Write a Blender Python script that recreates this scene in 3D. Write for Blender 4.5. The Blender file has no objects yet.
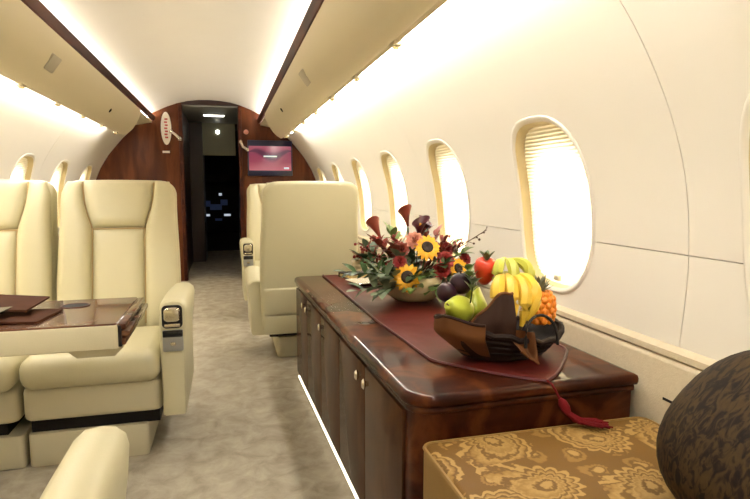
import bpy, bmesh, math, random
from mathutils import Vector, Matrix, noise
random.seed(7)
R = math.radians
sc = bpy.context.scene
C = sc.collection
PI = math.pi

# ------------------------------------------------------------------ camera
cam_d = bpy.data.cameras.new('camera')
cam = bpy.data.objects.new('camera', cam_d)
C.objects.link(cam)
cam.location = (0, 0, 1.13)
cam.rotation_euler = (R(90 - 6.318), 0, R(-14.813))
cam_d.sensor_width = 36
cam_d.lens = 560 / 750 * 36
cam_d.clip_start = 0.02
sc.camera = cam

# ------------------------------------------------------------------ world, exposure
w = bpy.data.worlds.new('world')
sc.world = w
w.use_nodes = True
w.node_tree.nodes['Background'].inputs[0].default_value = (1.0, 0.97, 0.9, 1)
w.node_tree.nodes['Background'].inputs[1].default_value = 0.3
vs = sc.view_settings
vs.view_transform = 'Standard'
vs.look = 'None'
vs.gamma = 1
vs.use_curve_mapping = False
vs.exposure = -0.80

COVE = 85.0        # cove lamps behind the wood strips
WASH = 92.0        # lamps under the bins, washing the side walls
PANE = 15.0        # daylight behind the window shades
WARM = (1.0, 0.96, 0.90)
CXB = -.192      # centre line of the bins

CX = -0.17        # cabin centre line
Y0, Y1 = -1.3, 7.1

# ------------------------------------------------------------------ materials
M = {}
def nodes(name):
    m = bpy.data.materials.new(name)
    m.use_nodes = True
    nt = m.node_tree
    return m, nt, nt.nodes['Principled BSDF']

def plain(key, col, rough=.5, metal=0, coat=0, spec=.5, noise_amt=0, nscale=20, bump=0, bscale=200, sheen=0):
    m, nt, b = nodes(key)
    b.inputs['Roughness'].default_value = rough
    b.inputs['Metallic'].default_value = metal
    b.inputs['Specular IOR Level'].default_value = spec
    b.inputs['Coat Weight'].default_value = coat
    b.inputs['Coat Roughness'].default_value = .04
    if sheen: b.inputs['Sheen Weight'].default_value = sheen
    N, L = nt.nodes, nt.links
    tc = N.new('ShaderNodeTexCoord')
    n1 = N.new('ShaderNodeTexNoise'); n1.inputs['Scale'].default_value = nscale; n1.inputs['Detail'].default_value = 4
    L.new(tc.outputs['Object'], n1.inputs['Vector'])
    mx = N.new('ShaderNodeMix'); mx.data_type = 'RGBA'
    a = noise_amt
    mx.inputs[6].default_value = (*[c * (1 - a) for c in col], 1)
    mx.inputs[7].default_value = (*[min(1, c * (1 + a)) for c in col], 1)
    L.new(n1.outputs['Fac'], mx.inputs[0])
    L.new(mx.outputs[2], b.inputs['Base Color'])
    if bump:
        n2 = N.new('ShaderNodeTexNoise'); n2.inputs['Scale'].default_value = bscale; n2.inputs['Detail'].default_value = 3
        L.new(tc.outputs['Object'], n2.inputs['Vector'])
        bp = N.new('ShaderNodeBump'); bp.inputs['Strength'].default_value = bump; bp.inputs['Distance'].default_value = .004
        L.new(n2.outputs['Fac'], bp.inputs['Height'])
        L.new(bp.outputs['Normal'], b.inputs['Normal'])
    M[key] = m
    return m

def emit(key, col, strength):
    m, nt, b = nodes(key)
    b.inputs['Base Color'].default_value = (*col, 1)
    b.inputs['Emission Color'].default_value = (*col, 1)
    b.inputs['Emission Strength'].default_value = strength
    M[key] = m
    return m

def ramp(nt, fac, stops):
    r = nt.nodes.new('ShaderNodeValToRGB')
    e = r.color_ramp.elements
    while len(e) > 1: e.remove(e[-1])
    e[0].position = stops[0][0]; e[0].color = (*stops[0][1], 1)
    for p, c in stops[1:]:
        x = e.new(p); x.color = (*c, 1)
    nt.links.new(fac, r.inputs['Fac'])
    return r.outputs['Color']

def wood(key, dark, mid, light, scale=(3, 3, 14), rough=.12, coat=1.0, burl=2.2, ior=1.30):
    m, nt, b = nodes(key)
    N, L = nt.nodes, nt.links
    tc = N.new('ShaderNodeTexCoord')
    mp = N.new('ShaderNodeMapping'); mp.inputs['Scale'].default_value = scale
    L.new(tc.outputs['Object'], mp.inputs['Vector'])
    n1 = N.new('ShaderNodeTexNoise'); n1.inputs['Scale'].default_value = 1.6; n1.inputs['Detail'].default_value = 8
    n1.inputs['Distortion'].default_value = burl
    L.new(mp.outputs['Vector'], n1.inputs['Vector'])
    c = ramp(nt, n1.outputs['Fac'], [(.28, dark), (.48, mid), (.58, light), (.72, mid), (.9, dark)])
    L.new(c, b.inputs['Base Color'])
    b.inputs['Roughness'].default_value = .5
    b.inputs['Specular IOR Level'].default_value = .05
    b.inputs['Coat Weight'].default_value = coat
    b.inputs['Coat IOR'].default_value = ior
    b.inputs['Coat Roughness'].default_value = rough
    M[key] = m
    return m

plain('leather', (.58, .535, .355), .42, noise_amt=.04, nscale=6, bump=.12, bscale=260)
plain('leather_dull', (.56, .51, .355), .5, noise_amt=.04, nscale=6, bump=.1, bscale=260)
plain('seam', (.50, .36, .18), .6)
plain('panel', (.71, .67, .595), .55, noise_amt=.02, nscale=4, bump=.04, bscale=300)
plain('ceiling_fabric', (.72, .675, .60), .8, noise_amt=.02, nscale=5, bump=.05, bscale=300)
plain('bin_paint', (.70, .625, .455), .38, noise_amt=.02, nscale=4)
plain('ledge_fabric', (.50, .425, .30), .75, noise_amt=.10, nscale=60, bump=.25, bscale=220)
plain('gap', (.42, .36, .26), .8)
plain('window_trim', (.40, .32, .17), .5, noise_amt=.03)  # tan darkened to paint in the shade inside the window reveals
plain('chrome', (.75, .70, .60), .18, metal=1, noise_amt=.03)
plain('brass', (.80, .66, .40), .22, metal=1, noise_amt=.03)
plain('black', (.010, .008, .008), .6, spec=.15, noise_amt=.2)
plain('black_gloss', (.01, .01, .012), .12, noise_amt=.2)
plain('navy', (.012, .014, .05), .3, noise_amt=.1)
plain('grey_plate', (.42, .38, .30), .5, noise_amt=.04)
plain('white_plastic', (.85, .82, .76), .4, noise_amt=.02)
plain('red_print', (.45, .06, .07), .5)
plain('grey_metal', (.30, .30, .28), .45, metal=.3, noise_amt=.05)
plain('corridor_grey', (.36, .365, .33), .45, noise_amt=.05)
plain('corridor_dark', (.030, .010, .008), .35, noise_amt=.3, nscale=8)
plain('green_cream', (.45, .45, .33), .5, noise_amt=.05)
wood('burl', (.009, .002, .001), (.034, .0075, .0026), (.080, .022, .0068), scale=(4.5, 4.5, 4.5), rough=.03, burl=.5, ior=1.20)
wood('burl_front', (.026, .0095, .0042), (.045, .0175, .0078), (.066, .028, .0125), scale=(2.5, 2.5, 1.2), rough=.12, burl=.8, coat=.55)
wood('bulkhead_wood', (.050, .012, .0045), (.082, .022, .0075), (.118, .035, .012), scale=(5, 2, .8), rough=.25, burl=.6, coat=.45)
wood('strip_wood', (.025, .007, .005), (.05, .014, .008), (.08, .024, .012), scale=(2, 1, 6), rough=.35, burl=.5, coat=.25)
wood('table_wood', (.030, .010, .006), (.07, .024, .012), (.13, .055, .026), scale=(4, 4, 4), rough=.03, burl=1.2)
emit('cove_lamp', WARM, COVE)
emit('wash_lamp', (1.0, .97, .92), WASH)
emit('toe_lamp', (1.0, .92, .75), 4.0)
emit('daylight', (1.0, .95, .84), PANE)
emit('corridor_lamp', (1, .95, .82), 14.0)
emit('instrument_white', (.75, .85, 1), 1.1)
emit('instrument_blue', (.10, .16, .40), .06)

def carpet():
    m, nt, b = nodes('carpet')
    N, L = nt.nodes, nt.links
    tc = N.new('ShaderNodeTexCoord')
    n1 = N.new('ShaderNodeTexNoise'); n1.inputs['Scale'].default_value = 10; n1.inputs['Detail'].default_value = 8; n1.inputs['Roughness'].default_value = .65; n1.inputs['Distortion'].default_value = .5
    L.new(tc.outputs['Object'], n1.inputs['Vector'])
    c = ramp(nt, n1.outputs['Fac'], [(.32, (.28, .245, .185)), (.5, (.375, .33, .255)), (.68, (.46, .41, .32))])
    L.new(c, b.inputs['Base Color'])
    b.inputs['Roughness'].default_value = .95
    b.inputs['Specular IOR Level'].default_value = .1
    n2 = N.new('ShaderNodeTexNoise'); n2.inputs['Scale'].default_value = 320; n2.inputs['Detail'].default_value = 2
    L.new(tc.outputs['Object'], n2.inputs['Vector'])
    ad = N.new('ShaderNodeMath'); ad.operation = 'MULTIPLY_ADD'
    L.new(n1.outputs['Fac'], ad.inputs[0]); ad.inputs[1].default_value = 1.2
    L.new(n2.outputs['Fac'], ad.inputs[2])
    bp = N.new('ShaderNodeBump'); bp.inputs['Strength'].default_value = .5; bp.inputs['Distance'].default_value = .006
    L.new(ad.outputs[0], bp.inputs['Height'])
    L.new(bp.outputs['Normal'], b.inputs['Normal'])
    M['carpet'] = m
carpet()

def shade_material():
    m = bpy.data.materials.new('pleated_shade'); m.use_nodes = True
    nt = m.node_tree; N, L = nt.nodes, nt.links
    N.remove(N['Principled BSDF'])
    d = N.new('ShaderNodeBsdfDiffuse'); d.inputs['Color'].default_value = (.85, .78, .58, 1)
    t = N.new('ShaderNodeBsdfTranslucent'); t.inputs['Color'].default_value = (.88, .80, .60, 1)
    mx = N.new('ShaderNodeMixShader'); mx.inputs[0].default_value = .55
    L.new(d.outputs[0], mx.inputs[1]); L.new(t.outputs[0], mx.inputs[2])
    L.new(mx.outputs[0], N['Material Output'].inputs['Surface'])
    M['pleated_shade'] = m
shade_material()

def paisley(key, ground, figure, edge):
    """woven print: every Voronoi cell carries one curled teardrop with rings and a scalloped rim"""
    m, nt, b = nodes(key)
    N, L = nt.nodes, nt.links
    def mth(op, x, y=None, z=None):
        n = N.new('ShaderNodeMath'); n.operation = op
        for i, v in enumerate((x, y, z)):
            if v is None: continue
            if isinstance(v, (int, float)): n.inputs[i].default_value = v
            else: L.new(v, n.inputs[i])
        return n.outputs[0]
    tc = N.new('ShaderNodeTexCoord')
    def motif(scale, loc, rnd, size):
        mp = N.new('ShaderNodeMapping'); mp.inputs['Scale'].default_value = (scale, scale, 0); mp.inputs['Location'].default_value = loc
        L.new(tc.outputs['Object'], mp.inputs['Vector'])
        v = N.new('ShaderNodeTexVoronoi'); v.voronoi_dimensions = '2D'; v.inputs['Scale'].default_value = 1; v.inputs['Randomness'].default_value = rnd
        L.new(mp.outputs['Vector'], v.inputs['Vector'])
        df = N.new('ShaderNodeVectorMath'); df.operation = 'SUBTRACT'
        L.new(mp.outputs['Vector'], df.inputs[0]); L.new(v.outputs['Position'], df.inputs[1])
        sp = N.new('ShaderNodeSeparateXYZ'); L.new(df.outputs[0], sp.inputs[0])
        cs = N.new('ShaderNodeSeparateColor'); L.new(v.outputs['Color'], cs.inputs[0])
        r = mth('SQRT', mth('ADD', mth('MULTIPLY', sp.outputs[0], sp.outputs[0]), mth('MULTIPLY', sp.outputs[1], sp.outputs[1])))
        th = mth('ADD', mth('ARCTAN2', sp.outputs[1], sp.outputs[0]), mth('MULTIPLY', cs.outputs[0], 6.283))
        th2 = mth('ADD', th, mth('MULTIPLY', r, 2.2))
        # teardrop radius: long tail on one side
        cs_ = mth('MULTIPLY_ADD', mth('COSINE', th2), .5, .5)
        R_ = mth('MULTIPLY_ADD', mth('POWER', cs_, 4.0), .46, .27)
        R_ = mth('MULTIPLY', mth('MULTIPLY_ADD', mth('ABSOLUTE', mth('COSINE', mth('MULTIPLY', th, 7.0))), .07, R_), size)
        return mth('DIVIDE', r, R_), th
    d1, th = motif(4.6, (.3, .15, 0), .55, 1.05)
    d2, t2 = motif(10.5, (.7, .4, 0), .7, .85)
    fine = N.new('ShaderNodeTexVoronoi'); fine.inputs['Scale'].default_value = 95
    L.new(tc.outputs['Object'], fine.inputs['Vector'])
    lace = mth('MULTIPLY_ADD', fine.outputs['Distance'], .10, -.04)
    big = ramp(nt, mth('ADD', d1, lace), [(0, figure), (.12, figure), (.16, ground), (.22, ground), (.26, figure), (.40, edge), (.46, figure), (.52, ground), (.57, ground), (.61, figure), (.72, edge), (.76, ground), (.80, ground), (.83, figure), (.95, figure), (.985, ground), (1, ground)])
    small = ramp(nt, mth('ADD', d2, lace), [(0, figure), (.30, figure), (.40, ground), (.48, ground), (.56, edge), (.75, edge), (.85, ground), (1, ground)])
    mask = mth('GREATER_THAN', d1, 1.12)
    mx = N.new('ShaderNodeMix'); mx.data_type = 'RGBA'
    L.new(mask, mx.inputs[0]); L.new(big, mx.inputs[6]); L.new(small, mx.inputs[7])
    L.new(mx.outputs[2], b.inputs['Base Color'])
    b.inputs['Roughness'].default_value = .6
    b.inputs['Specular IOR Level'].default_value = .25
    n2 = N.new('ShaderNodeTexNoise'); n2.inputs['Scale'].default_value = 400
    L.new(tc.outputs['Object'], n2.inputs['Vector'])
    bp = N.new('ShaderNodeBump'); bp.inputs['Strength'].default_value = .2; bp.inputs['Distance'].default_value = .003
    L.new(n2.outputs['Fac'], bp.inputs['Height']); L.new(bp.outputs['Normal'], b.inputs['Normal'])
    M[key] = m
paisley('paisley', (.115, .056, .0075), (.30, .19, .062), (.20, .112, .028))
plain('gold_fabric', (.20, .115, .028), .65, noise_amt=.12, nscale=30, bump=.15, bscale=300)

def leaf_fabric():
    m, nt, b = nodes('leaf_fabric')
    N, L = nt.nodes, nt.links
    tc = N.new('ShaderNodeTexCoord')
    mp = N.new('ShaderNodeMapping'); mp.inputs['Scale'].default_value = (12, 60, 34); mp.inputs['Rotation'].default_value = (.6, .3, .4)
    L.new(tc.outputs['Object'], mp.inputs['Vector'])
    v = N.new('ShaderNodeTexNoise'); v.inputs['Scale'].default_value = 1; v.inputs['Detail'].default_value = 3; v.inputs['Distortion'].default_value = 1.8
    L.new(mp.outputs['Vector'], v.inputs['Vector'])
    c = ramp(nt, v.outputs['Fac'], [(.38, (.006, .003, .002)), (.45, (.012, .006, .003)), (.54, (.030, .017, .006)), (.75, (.042, .025, .008))])
    L.new(c, b.inputs['Base Color'])
    b.inputs['Roughness'].default_value = .75
    b.inputs['Specular IOR Level'].default_value = .15
    M['leaf_fabric'] = m
leaf_fabric()

def runner_material():
    m, nt, b = nodes('runner_cloth')
    N, L = nt.nodes, nt.links
    tc = N.new('ShaderNodeTexCoord')
    v = N.new('ShaderNodeTexBrick')
    v.inputs['Scale'].default_value = 12
    v.inputs['Color1'].default_value = (.062, .0072, .0052, 1); v.inputs['Color2'].default_value = (.084, .0112, .0072, 1)
    v.inputs['Mortar'].default_value = (.06, .008, .006, 1); v.inputs['Mortar Size'].default_value = .03
    L.new(tc.outputs['Object'], v.inputs['Vector'])
    L.new(v.outputs['Color'], b.inputs['Base Color'])
    b.inputs['Roughness'].default_value = .5
    b.inputs['Specular IOR Level'].default_value = .2
    M['runner_cloth'] = m
runner_material()

def screen_material():
    """lit picture on the monitor: red to pink with a dark swoosh and a pale line"""
    m, nt, b = nodes('screen_picture')
    N, L = nt.nodes, nt.links
    tc = N.new('ShaderNodeTexCoord')
    sp = N.new('ShaderNodeSeparateXYZ'); L.new(tc.outputs['Generated'], sp.inputs[0])
    base = ramp(nt, sp.outputs['Z'], [(0, (.75, .16, .22)), (.35, (.45, .03, .10)), (.7, (.38, .02, .10)), (1, (.60, .12, .20))])
    def mth(op, x, y=None, z=None):
        n = N.new('ShaderNodeMath'); n.operation = op
        for i, v in enumerate((x, y, z)):
            if v is None: continue
            if isinstance(v, (int, float)): n.inputs[i].default_value = v
            else: L.new(v, n.inputs[i])
        return n.outputs[0]
    X_, Z_ = sp.outputs['X'], sp.outputs['Z']
    mid = mth('MULTIPLY_ADD', mth('SINE', mth('MULTIPLY_ADD', X_, 7.5, .6)), .13, .68)
    wid = mth('MULTIPLY_ADD', mth('SINE', mth('MULTIPLY', X_, 3.1)), .22, .02)
    f = ramp(nt, mth('DIVIDE', mth('ABSOLUTE', mth('SUBTRACT', Z_, mid)), wid), [(.35, (.85, .85, .85)), (1, (0, 0, 0))])
    mx = N.new('ShaderNodeMix'); mx.data_type = 'RGBA'
    L.new(f, mx.inputs[0]); L.new(base, mx.inputs[6]); mx.inputs[7].default_value = (.07, .004, .05, 1)
    L.new(mx.outputs[2], b.inputs['Emission Color'])
    b.inputs['Emission Strength'].default_value = 1.0
    b.inputs['Base Color'].default_value = (.02, .01, .02, 1)
    b.inputs['Roughness'].default_value = .2
    M['screen_picture'] = m
screen_material()

# flowers and fruit
plain('leaf_dark', (.045, .085, .025), .45, noise_amt=.3, nscale=15)
plain('leaf_light', (.12, .19, .05), .45, noise_amt=.3, nscale=15)
plain('leaf_grey', (.13, .17, .11), .55, noise_amt=.25, nscale=15)
plain('petal_yellow', (.80, .40, .010), .5, noise_amt=.15, nscale=30)
plain('seed_brown', (.020, .009, .004), .8, noise_amt=.3, nscale=80, bump=.6, bscale=150)
plain('petal_burgundy', (.055, .004, .010), .4, noise_amt=.3)
plain('petal_red', (.25, .020, .020), .5, noise_amt=.3, nscale=30)
plain('petal_rust', (.20, .035, .020), .5, noise_amt=.3, nscale=30)
plain('petal_pink', (.65, .28, .20), .5, noise_amt=.15)
plain('petal_cream', (.55, .45, .30), .5, noise_amt=.1)
plain('stem_brown', (.07, .030, .015), .7, noise_amt=.2)
plain('bowl_glaze', (.55, .47, .30), .22, noise_amt=.10, nscale=8, coat=.5)
plain('wicker', (.010, .004, .003), .6, spec=.2, noise_amt=.4, nscale=50, bump=.3, bscale=90)
plain('cloth_brown', (.11, .042, .015), .7, spec=.15, noise_amt=.15, nscale=12)
plain('cloth_chocolate', (.020, .008, .005), .7, spec=.15, noise_amt=.2, nscale=12)
plain('pear', (.42, .47, .045), .35, noise_amt=.12, nscale=14)
plain('plum', (.020, .005, .012), .4, spec=.25, noise_amt=.4, nscale=12)
plain('banana', (.66, .43, .035), .45, noise_amt=.10, nscale=14)
plain('banana_green', (.42, .42, .05), .45, noise_amt=.15, nscale=20)
plain('banana_tip', (.06, .04, .015), .7)
plain('fruit_red', (.62, .045, .015), .3, noise_amt=.15, nscale=20)
plain('fruit_orange', (.75, .23, .012), .45, noise_amt=.15, nscale=30)
plain('crown_green', (.17, .17, .10), .6, noise_amt=.25)
plain('tassel_red', (.10, .005, .007), .8, spec=.1, noise_amt=.3, nscale=60)
plain('book_cover', (.014, .007, .005), .5, spec=.2, noise_amt=.2)
plain('paper', (.70, .55, .25), .8, noise_amt=.05)
plain('folder_brown', (.055, .020, .010), .8, spec=.08, noise_amt=.2, nscale=20)
plain('magazine_black', (.012, .012, .016), .18, noise_amt=.3, nscale=12)
plain('silver', (.72, .68, .58), .25, metal=.8, noise_amt=.03)

# ------------------------------------------------------------------ mesh helpers
def tag(o, label=None, cat=None, group=None, kind=None):
    if label: o['label'] = label
    if cat: o['category'] = cat
    if group: o['group'] = group
    if kind: o['kind'] = kind
    return o

def empty(name, loc=(0, 0, 0), rz=0, label=None, cat=None, group=None):
    o = bpy.data.objects.new(name, None)
    o.empty_display_size = .05
    o.location = loc
    o.rotation_euler = (0, 0, rz)
    C.objects.link(o)
    return tag(o, label, cat, group)

def link(name, me, mat, parent=None, smooth=40):
    o = bpy.data.objects.new(name, me)
    C.objects.link(o)
    if mat is not None and not me.materials:
        me.materials.append(M[mat])
    if smooth:
        me.polygons.foreach_set('use_smooth', [True] * len(me.polygons))
        me.set_sharp_from_angle(angle=R(smooth))
    if parent: o.parent = parent
    return o

def done(name, bm, mat, parent=None, smooth=40, fix=True):
    if fix: bmesh.ops.recalc_face_normals(bm, faces=bm.faces)
    me = bpy.data.meshes.new(name)
    bm.to_mesh(me); bm.free()
    return link(name, me, mat, parent, smooth)

def NB(): return bmesh.new()

def box(bm, x0, x1, y0, y1, z0, z1, bev=0, seg=2, mat=None):
    r = bmesh.ops.create_cube(bm, size=1)
    vs_ = r['verts']
    T = Matrix.Translation(((x0 + x1) / 2, (y0 + y1) / 2, (z0 + z1) / 2)) @ Matrix.Diagonal((x1 - x0, y1 - y0, z1 - z0, 1))
    bmesh.ops.transform(bm, matrix=T, verts=vs_)
    if bev:
        es = list({e for v in vs_ for e in v.link_edges})
        bmesh.ops.bevel(bm, geom=es, offset=bev, segments=seg, profile=.5, affect='EDGES')
    return bm

def B(name, mat, parent, x0, x1, y0, y1, z0, z1, bev=0, seg=2):
    return done(name, box(NB(), x0, x1, y0, y1, z0, z1, bev, seg), mat, parent)

def loft(bm, rings, cap=True, closed=True):
    vr = [[bm.verts.new(p) for p in r] for r in rings]
    n = len(vr[0])
    for a, b in zip(vr[:-1], vr[1:]):
        for i in range(n if closed else n - 1):
            j = (i + 1) % n
            bm.faces.new((a[i], a[j], b[j], b[i]))
    if cap and closed:
        bm.faces.new(vr[0][::-1]); bm.faces.new(vr[-1])
    return vr

def lathe(bm, prof, n=24, cap=True, T=None):
    rings = []
    for r, z in prof:
        ring = []
        for i in range(n):
            a = 2 * PI * i / n
            p = Vector((r * math.cos(a), r * math.sin(a), z))
            ring.append(T @ p if T else p)
        rings.append(ring)
    return loft(bm, rings, cap)

def tube(bm, pts, rad, n=8, cap=True):
    pts = [Vector(p) for p in pts]
    rings = []
    up = Vector((0, 0, 1))
    for i, p in enumerate(pts):
        t = (pts[min(i + 1, len(pts) - 1)] - pts[max(i - 1, 0)]).normalized()
        if abs(t.dot(up)) > .95: u = Vector((1, 0, 0))
        else: u = up
        a = t.cross(u).normalized(); b = t.cross(a).normalized()
        r = rad[i] if hasattr(rad, '__len__') else rad
        rings.append([p + (a * math.cos(2 * PI * k / n) + b * math.sin(2 * PI * k / n)) * r for k in range(n)])
    return loft(bm, rings, cap)

def rrect(x0, x1, y0, y1, rad, inset=0, seg=8):
    """rounded rectangle outline, radii per corner: (x0y0, x1y0, x1y1, x0y1)"""
    if not hasattr(rad, '__len__'): rad = (rad,) * 4
    x0 += inset; x1 -= inset; y0 += inset; y1 -= inset
    pts = []
    for (cx, cy, sx, sy, a0), r in zip(((x0, y0, 1, 1, PI), (x1, y0, -1, 1, 1.5 * PI), (x1, y1, -1, -1, 0), (x0, y1, 1, -1, .5 * PI)), rad):
        r = max(r - inset, .0015)
        for k in range(seg + 1):
            a = a0 + k / seg * PI / 2
            pts.append((cx + sx * r + r * math.cos(a), cy + sy * r + r * math.sin(a)))
    return pts

def slab(bm, x0, x1, y0, y1, rad, prof, seg=8, plane='xy', flip=None):
    """rounded-rectangle plate; prof = [(inset, height)]; plane tells which axes carry the outline"""
    rings = []
    for ins, h in prof:
        o = rrect(x0, x1, y0, y1, rad, ins, seg)
        if plane == 'xy': rings.append([(a, b, h) for a, b in o])
        elif plane == 'xz': rings.append([(a, h, b) for a, b in o])
        else: rings.append([(h, a, b) for a, b in o])
    return loft(bm, rings)

def soft(h0, h1, r, n=4):
    """profile of a plate from h0 to h1 whose both rims are rounded by r"""
    s = 1 if h1 > h0 else -1
    p = []
    for k in range(n + 1):
        a = k / n * PI / 2
        p.append((r * (1 - math.sin(a)), h0 + s * r * (1 - math.cos(a))))
    for k in range(n + 1):
        a = k / n * PI / 2
        p.append((r * (1 - math.cos(a)), h1 - s * r * (1 - math.sin(a))))
    return p

def pad(bm, corner, thick, nu=14, nv=14, e=4.0, back=.3):
    """puffed pad over the patch corner(u,v) -> (point, normal)"""
    def prof(t):
        a = abs(2 * t - 1)
        return max(0, 1 - a ** e) ** .5
    top, bot = [], []
    for i in range(nu + 1):
        u = .5 - .5 * math.cos(PI * i / nu)
        rt, rb = [], []
        for j in range(nv + 1):
            v = .5 - .5 * math.cos(PI * j / nv)
            p, n = corner(u, v)
            h = prof(u) * prof(v)
            rt.append(bm.verts.new(p + n * thick * h))
            rb.append(rt[-1] if i in (0, nu) or j in (0, nv) else bm.verts.new(p - n * thick * back * h))
        top.append(rt); bot.append(rb)
    for i in range(nu):
        for j in range(nv):
            bm.faces.new((top[i][j], top[i + 1][j], top[i + 1][j + 1], top[i][j + 1]))
            q = (bot[i][j], bot[i][j + 1], bot[i + 1][j + 1], bot[i + 1][j])
            if len({id(x) for x in q}) == 4 and set(q) != {top[i][j], top[i + 1][j], top[i + 1][j + 1], top[i][j + 1]}:
                bm.faces.new(q)
    return bm

def extr_y(bm, pts, y0, y1, ny=1):
    """closed (x,z) outline extruded along y"""
    return loft(bm, [[(x, y0 + (y1 - y0) * k / ny, z) for x, z in pts] for k in range(ny + 1)])

# ------------------------------------------------------------------ cabin shell
PROF = [(0.0, 1.285), (.65, 1.303), (.85, 1.318), (.95, 1.32), (1.10, 1.305), (1.22, 1.275), (1.35, 1.22),
        (1.5, 1.13), (1.6, 1.05), (1.7, .965), (1.80, .86)]
def off(z):
    """half width of the cabin at height z (smooth through PROF)"""
    P = PROF
    if z <= P[0][0]: return P[0][1]
    if z >= P[-1][0]: return P[-1][1]
    for k in range(len(P) - 1):
        if P[k][0] <= z <= P[k + 1][0]:
            z1, o1 = P[k]; z2, o2 = P[k + 1]
            z0, o0 = P[k - 1] if k else (2 * z1 - z2, 2 * o1 - o2)
            z3, o3 = P[k + 2] if k + 2 < len(P) else (2 * z2 - z1, 2 * o2 - o1)
            m1 = (o2 - o0) / (z2 - z0); m2 = (o3 - o1) / (z3 - z1)
            h = z2 - z1; t = (z - z1) / h
            return ((2*t**3-3*t*t+1)*o1 + (t**3-2*t*t+t)*h*m1 + (-2*t**3+3*t*t)*o2 + (t**3-t*t)*h*m2)

o = done('floor', box(NB(), CX - 1.3, CX + 1.3, Y0 - .1, Y1, -.06, 0), 'carpet')
tag(o, 'beige mottled carpet along the cabin aisle', 'floor', kind='structure')

# ceiling: dome with a pocket above each bin
CEIL = [(0, 2.165), (.12, 2.16), (.24, 2.145), (.36, 2.115), (.48, 2.07), (.58, 2.02), (.68, 1.975), (.78, 1.955), (.86, 1.91), (.90, 1.80), (.965, 1.72)]
inner = [(CX - a, z) for a, z in CEIL[::-1]] + [(CX + a, z) for a, z in CEIL[1:]]
outer = [(CX + (x - CX) * 1.02, z + .03) for x, z in inner[::-1]]
bm = NB(); extr_y(bm, inner + outer, Y0 - .1, Y1, 1)
tag(done('ceiling', bm, 'ceiling_fabric', smooth=35), 'pale domed cabin ceiling', 'ceiling', kind='structure')

WIN_Y = [.785] + [1.798 + .955 * k for k in range(0, 6)]
WZ, WHW, WHH = 1.064, .226, .300
def win_outline(yc, s=1.0, grow=0.0, n=40):
    pts = []
    for i in range(n):
        a = 2 * PI * i / n
        c, s_ = math.cos(a), math.sin(a)
        e = 2 / 2.9
        pts.append((yc + math.copysign(abs(c) ** e, c) * (WHW * s + grow), WZ + math.copysign(abs(s_) ** e, s_) * (WHH * s + grow)))
    return pts

def boolean(o, cutters):
    for c in cutters:
        md = o.modifiers.new('cut', 'BOOLEAN'); md.operation = 'DIFFERENCE'; md.solver = 'EXACT'; md.object = c
    dg = bpy.context.evaluated_depsgraph_get()
    me = bpy.data.meshes.new_from_object(o.evaluated_get(dg))
    o.modifiers.clear()
    o.data = me
    me.polygons.foreach_set('use_smooth', [True] * len(me.polygons))
    me.set_sharp_from_angle(angle=R(35))

def wall_panel(name, side, y0, y1, z0, z1, mat, parent, d0=0.0, d1=.016):
    nz = max(2, int((z1 - z0) / .035)); ny = max(1, int((y1 - y0) / .12))
    bm = NB()
    rings = []
    for k in range(ny + 1):
        y = y0 + (y1 - y0) * k / ny
        zs = [z0 + (z1 - z0) * i / nz for i in range(nz + 1)]
        r = [(CX + side * (off(z) + d0), y, z) for z in zs] + [(CX + side * (off(z) + d1), y, z) for z in zs[::-1]]
        rings.append(r)
    loft(bm, rings)
    return done(name, bm, mat, parent, smooth=35)

def make_wall(side, name, label):
    root = empty(name, (0, 0, 0), 0)
    tag(root, label, 'wall', kind='structure')
    cutters = []
    for yc in WIN_Y:
        bm = NB()
        loft(bm, [[(CX + side * d, y, z) for y, z in win_outline(yc)] for d in (.9, 1.7)])
        cutters.append(done('cutter', bm, 'gap', smooth=0))
    g = .0013
    ys = [Y0 - .1, -.74, 1.18] + [1.22 + 1.91 * k for k in (1, 2)] + [Y1]
    for a, b in zip(ys[:-1], ys[1:]):
        cut = [c for c, yc in zip(cutters, WIN_Y) if a - .3 < yc < b + .3]
        for z0, z1 in ((.69, .955 - g), (.955 + g, 1.80)):
            p = wall_panel('wall_panel', side, a + g, b - g, z0, z1, 'panel', root)
            boolean(p, cut)
    for yj in ys[1:-1]:
        wall_panel('joint_strip', side, yj - .02, yj + .02, .69, 1.80, 'gap', root, .0165, .024)
    p = wall_panel('joint_strip', side, Y0, Y1, .935, .975, 'gap', root, .0165, .024)
    boolean(p, cutters)
    for c in cutters: bpy.data.objects.remove(c)
    # lower wall below the ledge
    wall_panel('lower_lining', side, Y0 - .1, Y1, 0, .69, 'ledge_fabric', root, .01, .03)
    return root
WR = make_wall(1, 'wall_right', 'cream curved cabin side wall above the credenza')
make_wall(-1, 'wall_left', 'cream curved cabin side wall behind the double seats')

# wood lined section of the wall nearer the tail, its cream edge in view
wall_panel('edge_strip', 1, .878, .905, 1.41, 1.66, 'panel', WR, -.014, -.0005)
wall_panel('wood_lining', 1, .35, .877, 1.41, 1.66, 'strip_wood', WR, -.010, -.0005)
# ledge (heating duct) along the foot of each wall
def ledge(side, name, label):
    o0 = 1.262
    pts = [(1.318, .716), (1.286, .709), (1.279, .705), (1.277, .690), (1.283, .684), (1.276, .677), (1.273, .670), (1.273, .0), (1.290, 0), (1.33, .6)]
    bm = NB(); extr_y(bm, [(CX + side * a, z) for a, z in pts], Y0 - .1, Y1)
    r = tag(done(name, bm, 'ledge_fabric', smooth=50), label, 'ledge', kind='structure')
    return r
lr = ledge(1, 'trim_1', 'beige fabric covered ledge behind the credenza and the sofa')
ledge(-1, 'trim_2', 'beige fabric covered ledge behind the window side seats')
xs = CX + 1.273
for ya, yb in ((.80, 1.188), (-.2, .18)):
    B('air_slot', 'black', lr, xs - .0015, xs + .004, ya, yb, .572, .579)

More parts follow.
